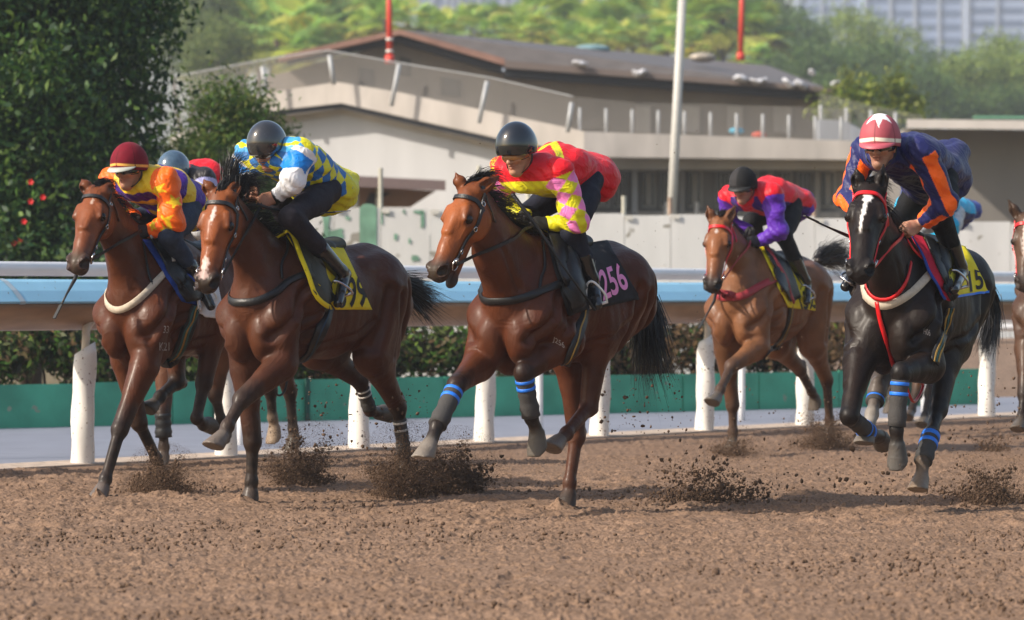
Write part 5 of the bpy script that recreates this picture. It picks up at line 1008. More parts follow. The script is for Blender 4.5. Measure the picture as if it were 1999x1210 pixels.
# ---------------------------------------------------------------- palms, far trees, towers
PALMG = [srgb(176, 204, 84), srgb(208, 222, 100), srgb(150, 188, 88), srgb(226, 226, 122), srgb(160, 196, 116)]
def palm_mesh(seed, yellow=0.):
    r = random.Random(seed); V = []; F = []; C = []
    for k in range(46):
        az = r.uniform(0, 6.283); el = r.uniform(-.7, 1.25); d = V3(math.cos(az) * math.cos(el), math.sin(az) * math.cos(el), math.sin(el)); st = .9; L_ = r.uniform(.7, 1.1); c = d * st; s = unit(np.cross(d, UP + V3(.01, 0, 0))); u = np.cross(s, d); col = np.array(r.choice(PALMG)) * r.uniform(.7, 1.25) * (1 if el > -.2 else .75); nb = 16
        if el < -.35: col = col * .5 + np.array(srgb(150, 130, 60)) * .5
        if r.random() < yellow: col = np.array(srgb(196, 180, 60))
        b = len(V); V += [tuple(d * .05 - s * .012), tuple(d * .05 + s * .012), tuple(c + s * .012), tuple(c - s * .012)]; F.append((b, b + 1, b + 2, b + 3)); C += [col * .9] * 4
        for j in range(nb):
            a = (j / (nb - 1) - .5) * 3.6; e = d * math.cos(a) + s * math.sin(a); l = L_ * (1 - .18 * abs(a)); dr = -UP * .32 * l * (.4 + r.random() * .6); w = np.cross(e, u) * .055; b = len(V)
            V += [tuple(c), tuple(c + e * l * .55 + w + dr * .2), tuple(c + e * l + dr), tuple(c + e * l * .55 - w + dr * .2)]; F.append((b, b + 1, b + 2, b + 3)); C += [col * r.uniform(.85, 1.15)] * 4
    return np.array(V), np.array(F), np.array(C)
PM = [palm_mesh(k, .12 if k == 2 else 0.) for k in range(4)]
PALMS = [(470, 60, 150, 1.3), (540, 70, 140, 1.5), (610, 50, 150, 1.35), (680, 40, 160, 1.4), (735, 45, 165, 1.2), (600, 95, 135, 1.0), (505, 20, 170, 1.5), (860, 60, 170, 1.1), (930, 62, 165, 1.15), (1000, 58, 165, 1.25), (1060, 40, 160, 1.5), (1125, 50, 160, 1.35), (1180, 62, 150, 1.2), (1235, 45, 155, 1.45), (1285, 25, 160, 1.5), (1350, 50, 150, 1.4), (1410, 30, 150, 1.55), (1475, 60, 150, 1.25), (1120, 90, 140, .9), (1390, 0, 165, 1.4), (1090, 10, 180, 1.4), (650, -5, 175, 1.3), (420, 30, 165, 1.3)]
PLAB = ['fan palm rising over the dark tree\'s right edge', 'fan palm left of the first red mast, above the parapet end', 'fan palm just left of the hall\'s apex', 'fan palm close behind the hall\'s left verge', 'fan palm touching the first red mast', 'low yellowing palm against the hall\'s left verge', 'hazy fan palm at the top edge over the shrub tree', 'small fan palm first right of the hall\'s apex', 'small fan palm second right of the hall\'s apex', 'fan palm third right of the hall\'s apex', 'tall fan palm above the middle of the brown ridge', 'fan palm right above the blue sheeting roll', 'fan palm right of the blue sheeting roll', 'bushy fan palm two crowns left of the lamp pole', 'tall fan palm just left of the lamp pole', 'fan palm just right of the lamp pole', 'tall fan palm left of the plain red mast', 'fan palm right of the plain red mast', 'low small palm in front of the ridge near the sheeting roll', 'palm crown at the top edge between lamp pole and plain red mast', 'hazy palm crown at the top edge over the ridge', 'hazy palm crown at the top edge left of the banded red mast', 'hazy palm crown at the top edge by the dark tree']
PTR = {}
for k, (px_, py_, Y, s) in enumerate(PALMS):
    Y *= 1.6; s *= 1.6; c = pd(px_, py_, Y); e = empty('fan_palm', V3(c[0], c[1], 0), PLAB[k], 'palm', 'fan palms behind the hall'); V, F, Cc = PM[2 if k == 5 else k % 4]
    a = k * 1.7; R = np.array([[math.cos(a), -math.sin(a), 0], [math.sin(a), math.cos(a), 0], [0, 0, 1]]); mesh_obj('crown', (V @ R.T) * s * (.85 if k < 7 else .74) + c, F, LEAF, e, False, Cc)
    MB().tube([V3(c[0], c[1], -.3), V3(c[0] + .1, c[1], c[2] * .6), c], [.22, .17, .15], 10).build('trunk', BARK, e, True)
rq = random.Random(31)
for k in range(26):
    px_ = 400 + k * 43 + rq.uniform(-12, 12); ry = np.interp(px_, [400, 560, 780, 860, 985, 1330, 1530], [128, 104, 58, 74, 84, 106, 130]) - rq.uniform(8, 26); Y = rq.uniform(215, 260); c = pd(px_, ry, Y)
    e = empty('fan_palm', V3(c[0], c[1], 0), 'small fan palm in the close row rising just over the roofs', 'palm', 'small fan palms in the row over the roofs'); V, F, Cc = PM[k % 4]; a = k * 2.3; R = np.array([[math.cos(a), -math.sin(a), 0], [math.sin(a), math.cos(a), 0], [0, 0, 1]])
    mesh_obj('crown', (V @ R.T) * rq.uniform(.72, 1.12) + c, F, LEAF, e, False, Cc); MB().tube([V3(c[0], c[1], -.3), V3(c[0] + .1, c[1], c[2] * .6), c], [.2, .16, .14], 8).build('trunk', BARK, e, True)
def far_tree(px, py, Y, r, n, cols, seed, label, lobes=7):
    rg = random.Random(seed); c = pd(px, py, Y); lb = [(c, (r, r, r * .8))]
    for k in range(lobes): a = rg.uniform(0, 6.28); lb.append((c + V3(math.cos(a) * r * .8, math.sin(a) * r * .5, rg.uniform(-1.2, .55) * r), (r * rg.uniform(.4, .65),) * 3))
    b = V3(c[0], c[1], 0); e = empty('far_tree', b, label, 'tree', 'trees beyond the buildings'); leaves('crown', [l[0] for l in lb], [l[1] for l in lb], n, r * .15, cols, e, seed, shell=.6, clump=4); limbs('trunk', b, [l[0] for l in lb[:4]], .25, e)
FG1 = [srgb(66, 92, 44), srgb(84, 108, 52), srgb(58, 84, 48)]; FG2 = [srgb(110, 130, 58), srgb(124, 142, 66), srgb(90, 116, 54)]
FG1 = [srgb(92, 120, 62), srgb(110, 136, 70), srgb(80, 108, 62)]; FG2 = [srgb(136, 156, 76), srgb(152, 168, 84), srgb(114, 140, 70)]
FT = [(1560, 70, 185, 1.3, FG1, 'dark hazy tree right of the plain red mast'), (1610, 130, 165, 1.2, FG1, 'dark tree close behind the tip of the brown eave'), (1655, 62, 200, 1.5, FG2, 'broad tree topping the treeline left of the right tower'), (1705, 130, 170, 1.2, FG1, 'dark tree above the netting screen'), (1752, 92, 210, 1.4, FG2, 'paler tree with its crown against the right tower'), (1790, 180, 165, 1.2, FG1, 'dark tree above the jockey in navy silks'), (1850, 150, 185, 1.25, FG1, 'tree right of the pink-capped jockey\'s back, in the dip of the treeline'), (1905, 130, 175, 1.2, FG2, 'yellowish tree above the roof of the grey block'), (1968, 120, 180, 1.4, FG2, 'yellowish tree at the right edge of the treeline'), (1960, 200, 165, 1.0, FG1, 'low dark tree just over the grey block\'s roof'), (2050, 130, 175, 1.6, FG2, 'tree cut by the right edge of the view'), (1870, 205, 165, 1.0, FG1, 'low tree left of centre over the grey block\'s roof'), (1650, 190, 150, .9, FG1, 'low dark tree behind the netting screen'), (1730, 195, 160, 1.0, FG1, 'low tree over the netting screen\'s right half'), (1520, 130, 170, 1.1, FG1, 'dark tree over the brown roof\'s right slope'),
      (430, 100, 130, 1.0, FG2, 'loose olive tree behind the parapet beside the dark tree'), (375, 70, 140, 1.1, FG2, 'pale olive tree behind the dark tree\'s right edge'), (400, 10, 150, 1.2, FG2, 'pale hazy tree at the top edge beside the dark tree'), (560, 10, 190, 1.3, FG2, 'hazy tree at the top edge behind the left palms'), (700, 10, 200, 1.3, FG2, 'hazy tree at the top edge left of the banded red mast'), (800, 84, 230, .8, FG2, 'hazy low tree right of the banded red mast'), (880, 84, 230, .8, FG2, 'hazy low tree in front of the left tower blocks'), (1010, 72, 240, 1.0, FG2, 'hazy rounded tree between tower blocks and palms'), (1170, 45, 240, 1.3, FG2, 'hazy tree over the middle palms'), (1260, 15, 240, 1.5, FG2, 'hazy tree over the palms left of the lamp pole'), (1490, 30, 220, 1.6, FG1, 'hazy tree behind the plain red mast'), (1400, 40, 225, 1.5, FG2, 'hazy tree behind the tall palm by the plain red mast')]
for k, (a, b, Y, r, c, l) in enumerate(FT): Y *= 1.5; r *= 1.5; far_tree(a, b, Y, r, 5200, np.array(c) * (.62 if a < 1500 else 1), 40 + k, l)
sp_ = empty('scrub', pd(1690, 240, 100), 'sparse yellow-green scrub shoots behind the netting screen', 'shrub'); leaves('foliage', [pd(x, y, 100) for x, y in ((1610, 215), (1640, 200), (1660, 170), (1668, 200), (1700, 180), (1706, 215), (1745, 190), (1755, 165), (1770, 210), (1720, 230), (1790, 215), (1630, 235))], [(.5, .3, .6)] * 12, 2600, .16, [srgb(150, 160, 70), srgb(120, 140, 60)], sp_, 77, shell=.1)
TW = [(845, 980, -90, 60, 900, (.46, .44, .43), 'beige tower block second from left on the skyline'), (795, 842, -90, 40, 1000, (.52, .58, .70), 'pale blue tower block leftmost on the skyline'), (870, 895, -90, 40, 880, (.58, .50, .46), 'slim beige tower core between skyline blocks'), (905, 1010, -90, 45, 980, (.40, .47, .60), 'blue-grey tower block third on the skyline'), (1140, 1175, -90, 30, 950, (.55, .58, .66), 'slim pale tower over the middle palms'), (1560, 1690, -90, 60, 1000, (.42, .48, .60), 'grey blue tower behind the treeline left of the right pair'), (1690, 1880, -120, 90, 900, (.36, .43, .58), 'wide blue-grey tower block over the right trees'), (1890, 2060, -120, 85, 940, (.50, .56, .68), 'blue-grey tower block at the right edge of the skyline'), (985, 1020, -90, 40, 960, (.62, .60, .60), 'slim white tower beside the blue-grey skyline block')]
TGL = mat('tower_glass', (.09, .14, .25), .3); 
for k, (x0, x1, y0, y1, Y, c, l) in enumerate(TW):
    e = empty('tower_block', V3(pd((x0 + x1) / 2, 0, Y)[0], Y, 0), l, 'tower', 'tower blocks on the skyline'); a, b = pd(x0, y0, Y), pd(x1, 0, Y); w = b[0] - a[0]; top = a[2]
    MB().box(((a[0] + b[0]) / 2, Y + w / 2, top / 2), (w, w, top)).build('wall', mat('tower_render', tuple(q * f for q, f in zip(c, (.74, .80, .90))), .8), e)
    nc = max(2, int(w / 5.)); z = top - 1.5
    while z > 30: MB().box(((a[0] + b[0]) / 2, Y - .03, z), (w * .96, .1, 1.5)).build('window_band', TGL, e); z -= 3.0
    for j in range(nc + 1): MB().box((a[0] + w * j / nc, Y - .25, top / 2), (.7, .6, top)).build('fin', mat('tower_fin', (.33, .37, .44), .8), e)
sk = None
# ================================================================ the field of horses
COAT = vmat('bay_coat', .50, .20, coat=.12, coat_rough=.26, bump=.5, bscale=170, var=.16, vscale=9, rvar=.12, vein=7., veins=.16)
COATD = vmat('dark_coat', .50, .18, coat=.10, coat_rough=.3, bump=.5, bscale=170, var=.2, vscale=9, rvar=.12, vein=7., veins=.16)
LEATH = mat('black_leather', (.012, .012, .013), .45, spec=.5, var=.2, bump=.2, bscale=80); REDL = mat('red_leather', srgb(212, 26, 32), .35, var=.1); CREAML = mat('cream_webbing', (.56, .48, .38), .8, var=.12, vscale=40)
MAROON = mat('maroon_strap', srgb(150, 44, 50), .5, var=.15); CLOTH_Y = mat('yellow_cloth', srgb(232, 212, 20), .75, var=.05, bump=.3, bscale=40); CLOTH_K = mat('black_cloth', (.013, .012, .014), .85, var=.2, bump=.3, bscale=60)
CLOTH_W = mat('white_cloth', (.74, .73, .74), .8, var=.06, bump=.3, bscale=40); CLOTH_B = mat('blue_cloth', srgb(24, 62, 150), .8, var=.15, bump=.3, bscale=40); CLOTH_R = mat('crimson_cloth', srgb(190, 22, 60), .8, var=.1, bump=.3, bscale=40); OLIVE = mat('olive_leather', (.045, .046, .030), .6, var=.15)
INK_K = mat('black_ink', (.012, .012, .012), .7); INK_P = mat('pink_ink', srgb(246, 156, 212), .7); BRANDM = mat('white_freeze_brand', (.42, .37, .34), .8)
BAND_G = mat('grey_bandage', (.050, .047, .046), .85, bump=.4, bscale=120); TAPE_B = mat('blue_tape', srgb(34, 120, 232), .5); TAPE_W = mat('white_tape', (.62, .60, .58), .6); BAND_R = mat('gold_trim', (.40, .24, .05), .6); BAND_T = mat('teal_trim', (.03, .12, .12), .7)

def bandage(S, leg, a=.10, b=.97, r=.052, tapes=(.14, .30), tm=TAPE_B, m=BAND_G):
    kn, fe, co, to = S['legs'][leg]['pts']; d = fe - kn; bw = MB(); n = 9
    bw.tube([kn + d * (a + (b - a) * i / n) for i in range(n + 1)], [r * (.98 + .06 * math.sin(i * 2.1)) * (1.06 if i > n - 3 else 1) for i in range(n + 1)], 18); o = bw.build('bandage', m, S['root'], True)
    for t in tapes: MB().tube([kn + d * (t + (.045 if tm is TAPE_W else .062) * q) for q in (0, .33, .66, 1)], r * 1.06, 18).build('tape', tm, o, True)
def girth(S, pts, w=.075, trim=BAND_R, trim2=None):
    g = strap(S, pts, w, .008, .006, 6).build('girth', LEATH, S['root'], True); strap(S, pts, w * .13, .003, .018, 6).build('trim', trim, g)
    if trim2: strap(S, [(x + 4, y) for x, y in pts], w * .15, .003, .018, 6).build('trim', trim2, g); strap(S, [(x - 4, y) for x, y in pts], w * .15, .003, .018, 6).build('trim', trim2, g)
def bridle(S, J, m=LEATH, rein_m=None, w=.021, rein_w=.019, ring_m=STEEL, knots=None, bits=True):
    r = S['root']; H = S['H']; mb = MB(); RG = []
    def _r(nm_): RG.append((nm_, MB())); return RG[-1][1]
    snap_strap(S, [H(.10, -.09, -.12), H(.075, -.02, -.10), H(.080, .03, -.06), H(.085, .05, 0), H(.080, .03, .06), H(.075, -.02, .10), H(.10, -.09, .12)], w * 1.2, .007, .003, mb)
    for sg in (-1, 1):
        _, P, N = snap_strap(S, [H(-.03, -.03, sg * .06), H(.04, -.055, sg * .10), H(.13, -.075, sg * .12), H(.28, -.085, sg * .11), H(.40, -.09, sg * .09), H(.49, -.090, sg * .08)], w, .007, .003, mb)
        for q_ in ((.28, .55, .8) if knots is None else knots): i = int(q_ * (len(P) - 1)); ring(P[i] + N[i] * .008, N[i], .013, .0035, _r('buckle'), 10)
        snap_strap(S, [H(.0, -.06, sg * .09), H(.03, -.14, sg * .10), H(.06, -.21, sg * .08), H(.07, -.25, 0)], w * .8, .005, .004, mb)
        b = P[-1]; _g = _r('bit_ring'); ring(b + N[-1] * .010, N[-1], .035, .0045, _g); ring(b + N[-1] * .012 - S['hax'][0] * .02, N[-1], .012, .006, _g)
        if J is not None:
            h = J['P']['haL' if sg > 0 else 'haR']; a = b + N[-1] * .014; md = (a + h) / 2 - UP * .012 + S['frame'].L * sg * .035
            pts_ = []; nn_ = []
            for k_ in range(15):
                p = a + (h - a) * (k_ / 14 * .985); c_, n_, _i, _d = S['bvh'].find_nearest(Vector(p)); c_ = np.array(c_); n_ = np.array(n_); g_ = np.dot(p - c_, n_)
                if g_ < .014 and k_ > 0: p = c_ + n_ * .014
                pts_.append(p); nn_.append(unit(n_ * .6 + S['frame'].L * sg * .6))
            pts_ = [pts_[0]] + [(pts_[i - 1] + 2 * pts_[i] + pts_[i + 1]) / 4 for i in range(1, 14)] + [pts_[14]]; rm_ = MB(); rm_.ribbon(pts_, nn_, rein_w, .005); rm_.build('rein', rein_m or m, r)
    br = mb.build('bridle', m, r); [g_.build(nm_, ring_m, br, True) for nm_, g_ in RG]; return br
def saddle(S, J, z=1.555, flap=None, seat=(-.60, -.92), m=LEATH, stir=STEEL):
    fr = S['frame']; dz = S.get('dz', 0); k = S.get('len', 1); f = Field(.009); c = (.01,) * 3
    f.cone(fr.at(seat[0] * k, 0, z + dz), fr.at((seat[0] + seat[1]) / 2 * k, 0, z - .04 + dz), .07, .11, c, .03, fr.L, .04, .045); f.cone(fr.at((seat[0] + seat[1]) / 2 * k, 0, z - .04 + dz), fr.at(seat[1] * k, 0, z - .02 + dz), .09, .085, c, .03, fr.L, .045, .05)
    V, Q = f.solve(); s = mesh_obj('saddle', f.relax(V, Q), Q, m, S['root'])
    if flap: P, N = sheet(S, flap, 10, 14, .034); sheet_mesh('flap', P, N, .008, m, s)
    for s_ in 'LR':
        an, to, kn = J['P']['an' + s_], J['P']['to' + s_], J['P']['kn' + s_]; td = unit(to - an); dn = unit(an - kn); sole = an + (to - an) * .55 + dn * .072; lw = unit(np.cross(td, dn)); mb = MB()
        top = sole - dn * .13 - td * .01; mb.tube(spline([sole + lw * .050, sole + lw * .055 - dn * .05, top + lw * .02, top - lw * .02, sole - lw * .055 - dn * .05, sole - lw * .050], 5), .007, 8); mb.tube([sole + lw * .055, sole - lw * .055], .009, 8)
        mb.build('stirrup', stir, s, True); sd = fr.at(seat[0] * k - .12, .20 if s_ == 'L' else -.20, 1.42 + dz); MB().ribbon([top, (top + sd) / 2 + lw * 0, sd], [fr.L if s_ == 'L' else -fr.L] * 3, .024, .004).build('stirrup_leather', LEATH, s)
    return s
def cloth(S, quad, m, num=None, nq=None, ink=INK_K, name='saddle_cloth', lift=.010, nu=22, nv=22, bold=.02, edge=None, fn=None):
    P, N = sheet(S, quad, nu, nv, lift, fn or (lambda u, v: (0, 0))); P = P + N * (.004 * np.sin(np.linspace(0, 9, P.shape[1]))[None, :, None]); o = sheet_mesh(name, P, N, .005, m, S['root'])
    if num:
        A = (P + N * .005).reshape(-1, 3); h, w = P.shape[:2]; F = [(j * w + i, j * w + i + 1, (j + 1) * w + i + 1, (j + 1) * w + i) for j in range(h - 1) for i in range(w - 1)]
        lettering(S, num, nq, ink, o, 'number', .0035, bold, BVHTree.FromPolygons(A.tolist(), F))
    if edge:
        mb = MB(); b = [P[-1, i] for i in range(P.shape[1])]; mb.ribbon([p + n * .006 for p, n in zip(b, N[-1])], list(N[-1]), .014, .003); mb.build('cloth_edge', edge, o)
    return o
def whip(pts, label, tag_r=.006, tip=(.30, .28, .27)):
    e = empty('riding_whip', pts[0], label, 'whip'); n = len(pts); MB().tube(pts, [tag_r * (1.5 if i < n * .3 else 1 - .3 * i / n) for i in range(n)], 8).build('shaft', LEATH, e, True)
    d = unit(pts[-1] - pts[-2]); MB().ribbon([pts[-1] - d * .01, pts[-1] + d * .05, pts[-1] + d * .10], [UP] * 3, .022, .006).build('flap', mat('whip_flap', tip, .6), e)
def mudstrap(): pass

# ---------------------------------------------------------------- horse 256: bay, centre
g3 = pd(1106, YH, gz(992)); h3 = dict(key='h3', frame=Frame(g3, -.11, 28, 985), coat=(.078, .0205, .0068), face=(.29, .080, .019), mat=COAT, group='racehorses galloping on the sand', res=.0085,  # face coloured as sunlit, body coat as shaded
    label='bright bay racehorse with a pink numbered black cloth, mouth open, in the middle', head=dict(poll=(916, 370, 0), muzzle=(842, 536, -.22), ears=((889, 336, .02), (975, 343, .08)), roll=.05, gape=.065), neck=(966, 478, 0),
    legs=dict(RF=dict(j=[(891, 752), (853, 832), (840, 866), (820, 904)], hoof=(.22, .19, .16)), LF=dict(j=[(1022, 728), (1037, 815), (1048, 842), (1046, 880)], lat=.12), LH=dict(j=[(1149, 795), (1106, 846), (1092, 860), (1068, 885)], lat=.13, lo=(.06, .018, .008), hoof=(.15, .12, .10)), RH=dict(j=[(1125, 852), (1112, 942), (1111, 962), (1102, 990)], lo=(.07, .022, .010), hoof=(.05, .04, .035))),
    tail=[(1248, 560, 0), (1266, 605, 0), (1262, 680, .02), (1282, 752, .02)], tail_w=.12, mane_dir=(-.9, .25, .10), mane_len=.19, mane_n=1000)
make_horse(h3)

j3 = dict(key='j3', horse=h3, label='jockey in red and yellow silks with pink diamond sleeves and a glossy black helmet', yaw=-4, pitch=16, hs=1.02,
    j=dict(head=(1011, 297, 0), shL=(1092, 338, .19), shR=(985, 336, -.19), elL=(1126, 428, .26), elR=(982, 396, -.26), wrL=(1074, 437, .09), wrR=(1020, 420, -.10), haL=(1048, 436, .05), haR=(1008, 440, -.05),
           hipL=(1150, 352, .12), hipR=(1128, 350, -.12), knL=(1117, 452, .21), knR=(1020, 425, -.21), anL=(1153, 545, .25), anR=(1090, 540, -.25), toL=(1166, 596, .34), toR=(1060, 585, -.30)),
    hem=(1158, 330, .02), hemw=.12, hemh=.075, pattern=pat_diamond, breeches=(.016, .018, .030), gloves=True, helm_mat=vmat('black_gloss_shell', .12, .6, coat=1., coat_rough=.05, var=.1), helm_col=hm_plain((.010, .011, .013)), goggles=GOGGLE_A, boot_top=.52)
make_jockey(j3)
bridle(h3, j3)
strap(h3, [(934, 574), (949, 582), (985, 588), (1025, 580), (1061, 567), (1098, 551)], .045, .006, .004, mirror=True).build('breastplate', LEATH, h3['root'], True)
strap(h3, [(1058, 470), (1063, 518), (1055, 544), (1053, 566)], .016, .005, .003).build('breastplate_strap', LEATH, h3['root'], True)
girth(h3, [(1139, 600), (1133, 634), (1116, 683), (1102, 710)])
cloth(h3, [(1064, 466), (1178, 462), (1246, 584), (1106, 614)], CLOTH_K, '256', [(1166, 528), (1208, 512), (1229, 562), (1177, 588)], INK_P)
saddle(h3, j3, flap=[(1066, 462), (1104, 458), (1142, 590), (1110, 606)], stir=WHITEM)
bandage(h3, 'RF'); bandage(h3, 'LF')
lettering(h3, 'J256', [(1080, 656), (1101, 668), (1102, 684), (1078, 668)], BRANDM, h3['root'], 'brand', .002)

# ---------------------------------------------------------------- bay with a white star, left of centre
g2 = pd(489, YH, gz(984)); h2 = dict(key='h2', frame=Frame(g2, -.11, 30, 486), coat=(.072, .0215, .0082), face=(.27, .078, .021), mat=COAT, group='racehorses galloping on the sand', res=.0085,  # sunlit tone put into the face, shaded tone into the coat
    label='bay racehorse with white star and snip, mane blown up, yellow cloth showing 99', head=dict(poll=(431, 378, 0), muzzle=(397, 560, -.26), ears=((398, 350, .02), (466, 352, .10)), roll=.02), neck=(500, 500, 0),
    legs=dict(RF=dict(j=[(493, 862), (491, 940), (490, 958), (486, 983)], hoof=(.05, .04, .035), up=(.06, .02, .01)), LF=dict(j=[(472, 780), (444, 832), (434, 852), (408, 876)], lat=.11, hoof=(.16, .13, .11), lo=(.030, .018, .014)), LH=dict(j=[(777, 795), (789, 885), (790, 905), (785, 935)], lat=.13, hoof=(.05, .04, .035)), RH=dict(j=[(702, 742), (722, 800), (738, 806), (760, 802)], lat=-.13, lo=(.03, .014, .010))),
    tail=[(770, 545, 0), (792, 560, 0), (818, 580, .02), (852, 606, .02)], tail_w=.11, mane_dir=(-.8, .25, .3), mane_len=.17, mane_n=800, tuft=[(420, (446, 362, 0), (-.35, .05, .8), .20), (320, (470, 372, .02), (-.7, .3, .3), .20)],
    marks=[((.17, .06, .0), (.055, .05, .013), (.70, .62, .58)), ((.48, .02, -.01), (.05, .05, .026), (.62, .48, .43)), ((.545, .0, -.01), (.03, .05, .035), (.45, .33, .30))], muzzle_col=(.03, .022, .02))
make_horse(h2)
j2 = dict(key='j2', horse=h2, label='jockey in yellow and blue diamond silks with white sleeves, head down under a grey helmet', yaw=-6, pitch=26, skin=(.34, .155, .09),
    j=dict(head=(525, 290, 0), shL=(590, 300, .19), shR=(482, 302, -.19), elL=(572, 352, .20), elR=(470, 352, -.26), wrL=(538, 384, .09), wrR=(492, 372, -.07), haL=(514, 392, .06), haR=(480, 385, -.04),
           hipL=(640, 372, .13), hipR=(620, 372, -.13), knL=(566, 424, .21), knR=(545, 395, -.21), anL=(664, 530, .25), anR=(600, 530, -.25), toL=(660, 592, .33), toR=(590, 575, -.30)),
    hem=(662, 352, .02), hemw=.13, hemh=.075, pattern=pat_check, breeches=(.022, .019, .026), helm_mat=vmat('grey_gloss_shell', .14, .6, coat=1., coat_rough=.06, var=.15), helm_col=hm_plain((.028, .028, .030)), goggles=GOGGLE_D, boot_top=.6)
make_jockey(j2); bridle(h2, j2)
strap(h2, [(446, 584), (470, 590), (500, 588), (540, 570), (562, 550), (590, 538), (615, 528)], .045, .006, .004, mirror=True).build('breastplate', LEATH, h2['root'], True)
strap(h2, [(560, 462), (560, 490), (548, 515), (550, 545)], .016, .005, .003).build('breastplate_strap', LEATH, h2['root'], True)
girth(h2, [(640, 600), (632, 632), (608, 680), (585, 708)], trim=mat('blue_girth_trim', (.02, .05, .09), .7))
cloth(h2, [(540, 436), (660, 470), (722, 604), (652, 604)], CLOTH_Y, '399', [(658, 545), (711, 536), (718, 599), (660, 602)], INK_K)
saddle(h2, j2, flap=[(544, 440), (592, 448), (650, 585), (628, 606)], m=OLIVE)
strap(h2, [(530, 432), (556, 446), (580, 500), (606, 570), (636, 605)], .03, .006, .048).build('cloth_binding', CLOTH_Y, h2['root'], True)
for lg in ('LH', 'RH'): bandage(h2, lg, a=.25, b=.95, r=.043, tapes=(.30, .46), tm=TAPE_W)

# ---------------------------------------------------------------- bay at far left
g1 = pd(192, YH, gz(973)); h1 = dict(key='h1', frame=Frame(g1, .11, 28, 243), coat=(.088, .0255, .0090), face=(.205, .058, .019), mat=COAT, group='racehorses galloping on the sand', res=.0085,  # coat darkened as if in shade, face brightened as if in sun
    label='plain faced bay racehorse with a cream breast strap at far left', head=dict(poll=(188, 372, 0), muzzle=(144, 520, -.34), ears=((160, 350, .02), (222, 362, .12)), roll=-.02), neck=(248, 488, 0),
    legs=dict(LF=dict(j=[(234, 838), (206, 935), (201, 952), (190, 973)], lat=.11, hoof=(.15, .13, .12), lo=(.014, .010, .010)), RF=dict(j=[(271, 824), (305, 895), (312, 912), (316, 930)], hoof=(.05, .04, .035)), LH=dict(j=[(398, 748), (384, 816), (396, 828), (420, 824)], lat=.13, lo=(.02, .010, .008)), RH=dict(j=[(345, 745), (312, 775), (300, 790), (284, 800)], lat=-.12)),
    mane_dir=(-.7, .3, .0), mane_len=.13, muzzle_col=(.055, .044, .040), marks=[((.13, .05, .02), (.03, .04, .01), (.40, .28, .22))], tail=[(430, 560, 0), (445, 600, 0), (452, 660, 0)], tail_n=300)
make_horse(h1)
j1 = dict(key='j1', horse=h1, label='jockey in yellow and purple silks with orange starred sleeves and a maroon capped helmet', yaw=-4, pitch=5, skin=(.46, .225, .14),
    j=dict(head=(254, 331, 0), shL=(325, 354, .19), shR=(222, 354, -.19), elL=(338, 432, .24), elR=(222, 405, -.26), wrL=(292, 450, .09), wrR=(262, 425, -.10), haL=(268, 452, .06), haR=(246, 440, -.05),
           hipL=(368, 408, .13), hipR=(350, 405, -.13), knL=(330, 462, .21), knR=(262, 430, -.21), anL=(384, 545, .25), anR=(310, 540, -.25), toL=(412, 598, .33), toR=(290, 590, -.30)),
    hem=(384, 388, .02), hemw=.12, hemh=.07, pattern=pat_stars, breeches=(.030, .042, .072), gloves=True, helm_mat=vmat('maroon_velvet_cap', .75, .2, sheen=.05, var=.12), helm_col=hm_band(srgb(112, 8, 32), srgb(226, 170, 84), .86, .92), peak=mat('pale_cap_peak', (.42, .44, .40), .5), goggles=GOGGLE_D, boot_top=.7)
make_jockey(j1); bridle(h1, j1)
strap(h1, [(188, 594), (205, 606), (235, 606), (270, 585), (305, 550), (332, 524)], .045, .006, .004, mirror=True).build('breastplate', CREAML, h1['root'], True)
strap(h1, [(277, 470), (284, 510), (290, 540), (300, 560)], .016, .005, .003).build('breastplate_strap', LEATH, h1['root'], True)
girth(h1, [(380, 596), (368, 640), (345, 690), (318, 724)], .085, BAND_R, BAND_T)
cloth(h1, [(275, 468), (335, 475), (430, 612), (352, 586)], CLOTH_B, edge=None); cloth(h1, [(372, 560), (420, 560), (434, 622), (384, 616)], CLOTH_W, name='number_cloth', lift=.022)
saddle(h1, j1, flap=[(282, 466), (330, 478), (392, 590), (356, 582)], stir=WHITEM); strap(h1, [(281, 466), (310, 470), (330, 490), (338, 520)], .022, .008, .042).build('saddle_piping', mat('pale_piping', (.40, .39, .38), .6), h1['root'], True)
lettering(h1, 'K21', [(311, 668), (330, 668), (330, 684), (311, 684)], BRANDM, h1['root'], 'brand', .002); lettering(h1, '33', [(320, 636), (330, 636), (328, 650), (318, 650)], BRANDM, h1['root'], 'brand', .002)

# ---------------------------------------------------------------- tan bay further back
g4 = pd(1430, YH, gz(884)); h4 = dict(key='h4', frame=Frame(g4, -.11, 27, 1430), coat=(.180, .074, .031), face=(.22, .080, .029), points=(.06, .032, .020), mat=COAT, group='racehorses galloping on the sand', res=.010,
    label='light tan bay racehorse with a red bridle, further back left of the dark horse', head=dict(poll=(1405, 430, 0), muzzle=(1387, 562, -.28), ears=((1380, 400, .02), (1437, 400, .05)), roll=.0), neck=(1455, 520, 0),
    legs=dict(RF=dict(j=[(1430, 790), (1431, 842), (1430, 860), (1427, 882)], up=(.12, .05, .02)), LF=dict(j=[(1428, 715), (1406, 760), (1400, 775), (1386, 786)], lat=.11), LH=dict(j=[(1614, 742), (1619, 818), (1620, 838), (1615, 862)], lat=.13), RH=dict(j=[(1562, 722), (1584, 764), (1590, 774), (1590, 790)], lat=-.12)),
    tail=[(1596, 512, 0), (1616, 498, 0), (1640, 500, .02), (1660, 516, .02)], tail_w=.12, mane_dir=(-.7, .3, .0), mane_len=.12, muzzle_col=(.015, .012, .011), marks=[((.13, .05, 0), (.02, .04, .012), (.5, .42, .38))], hair=HAIRB)
make_horse(h4)
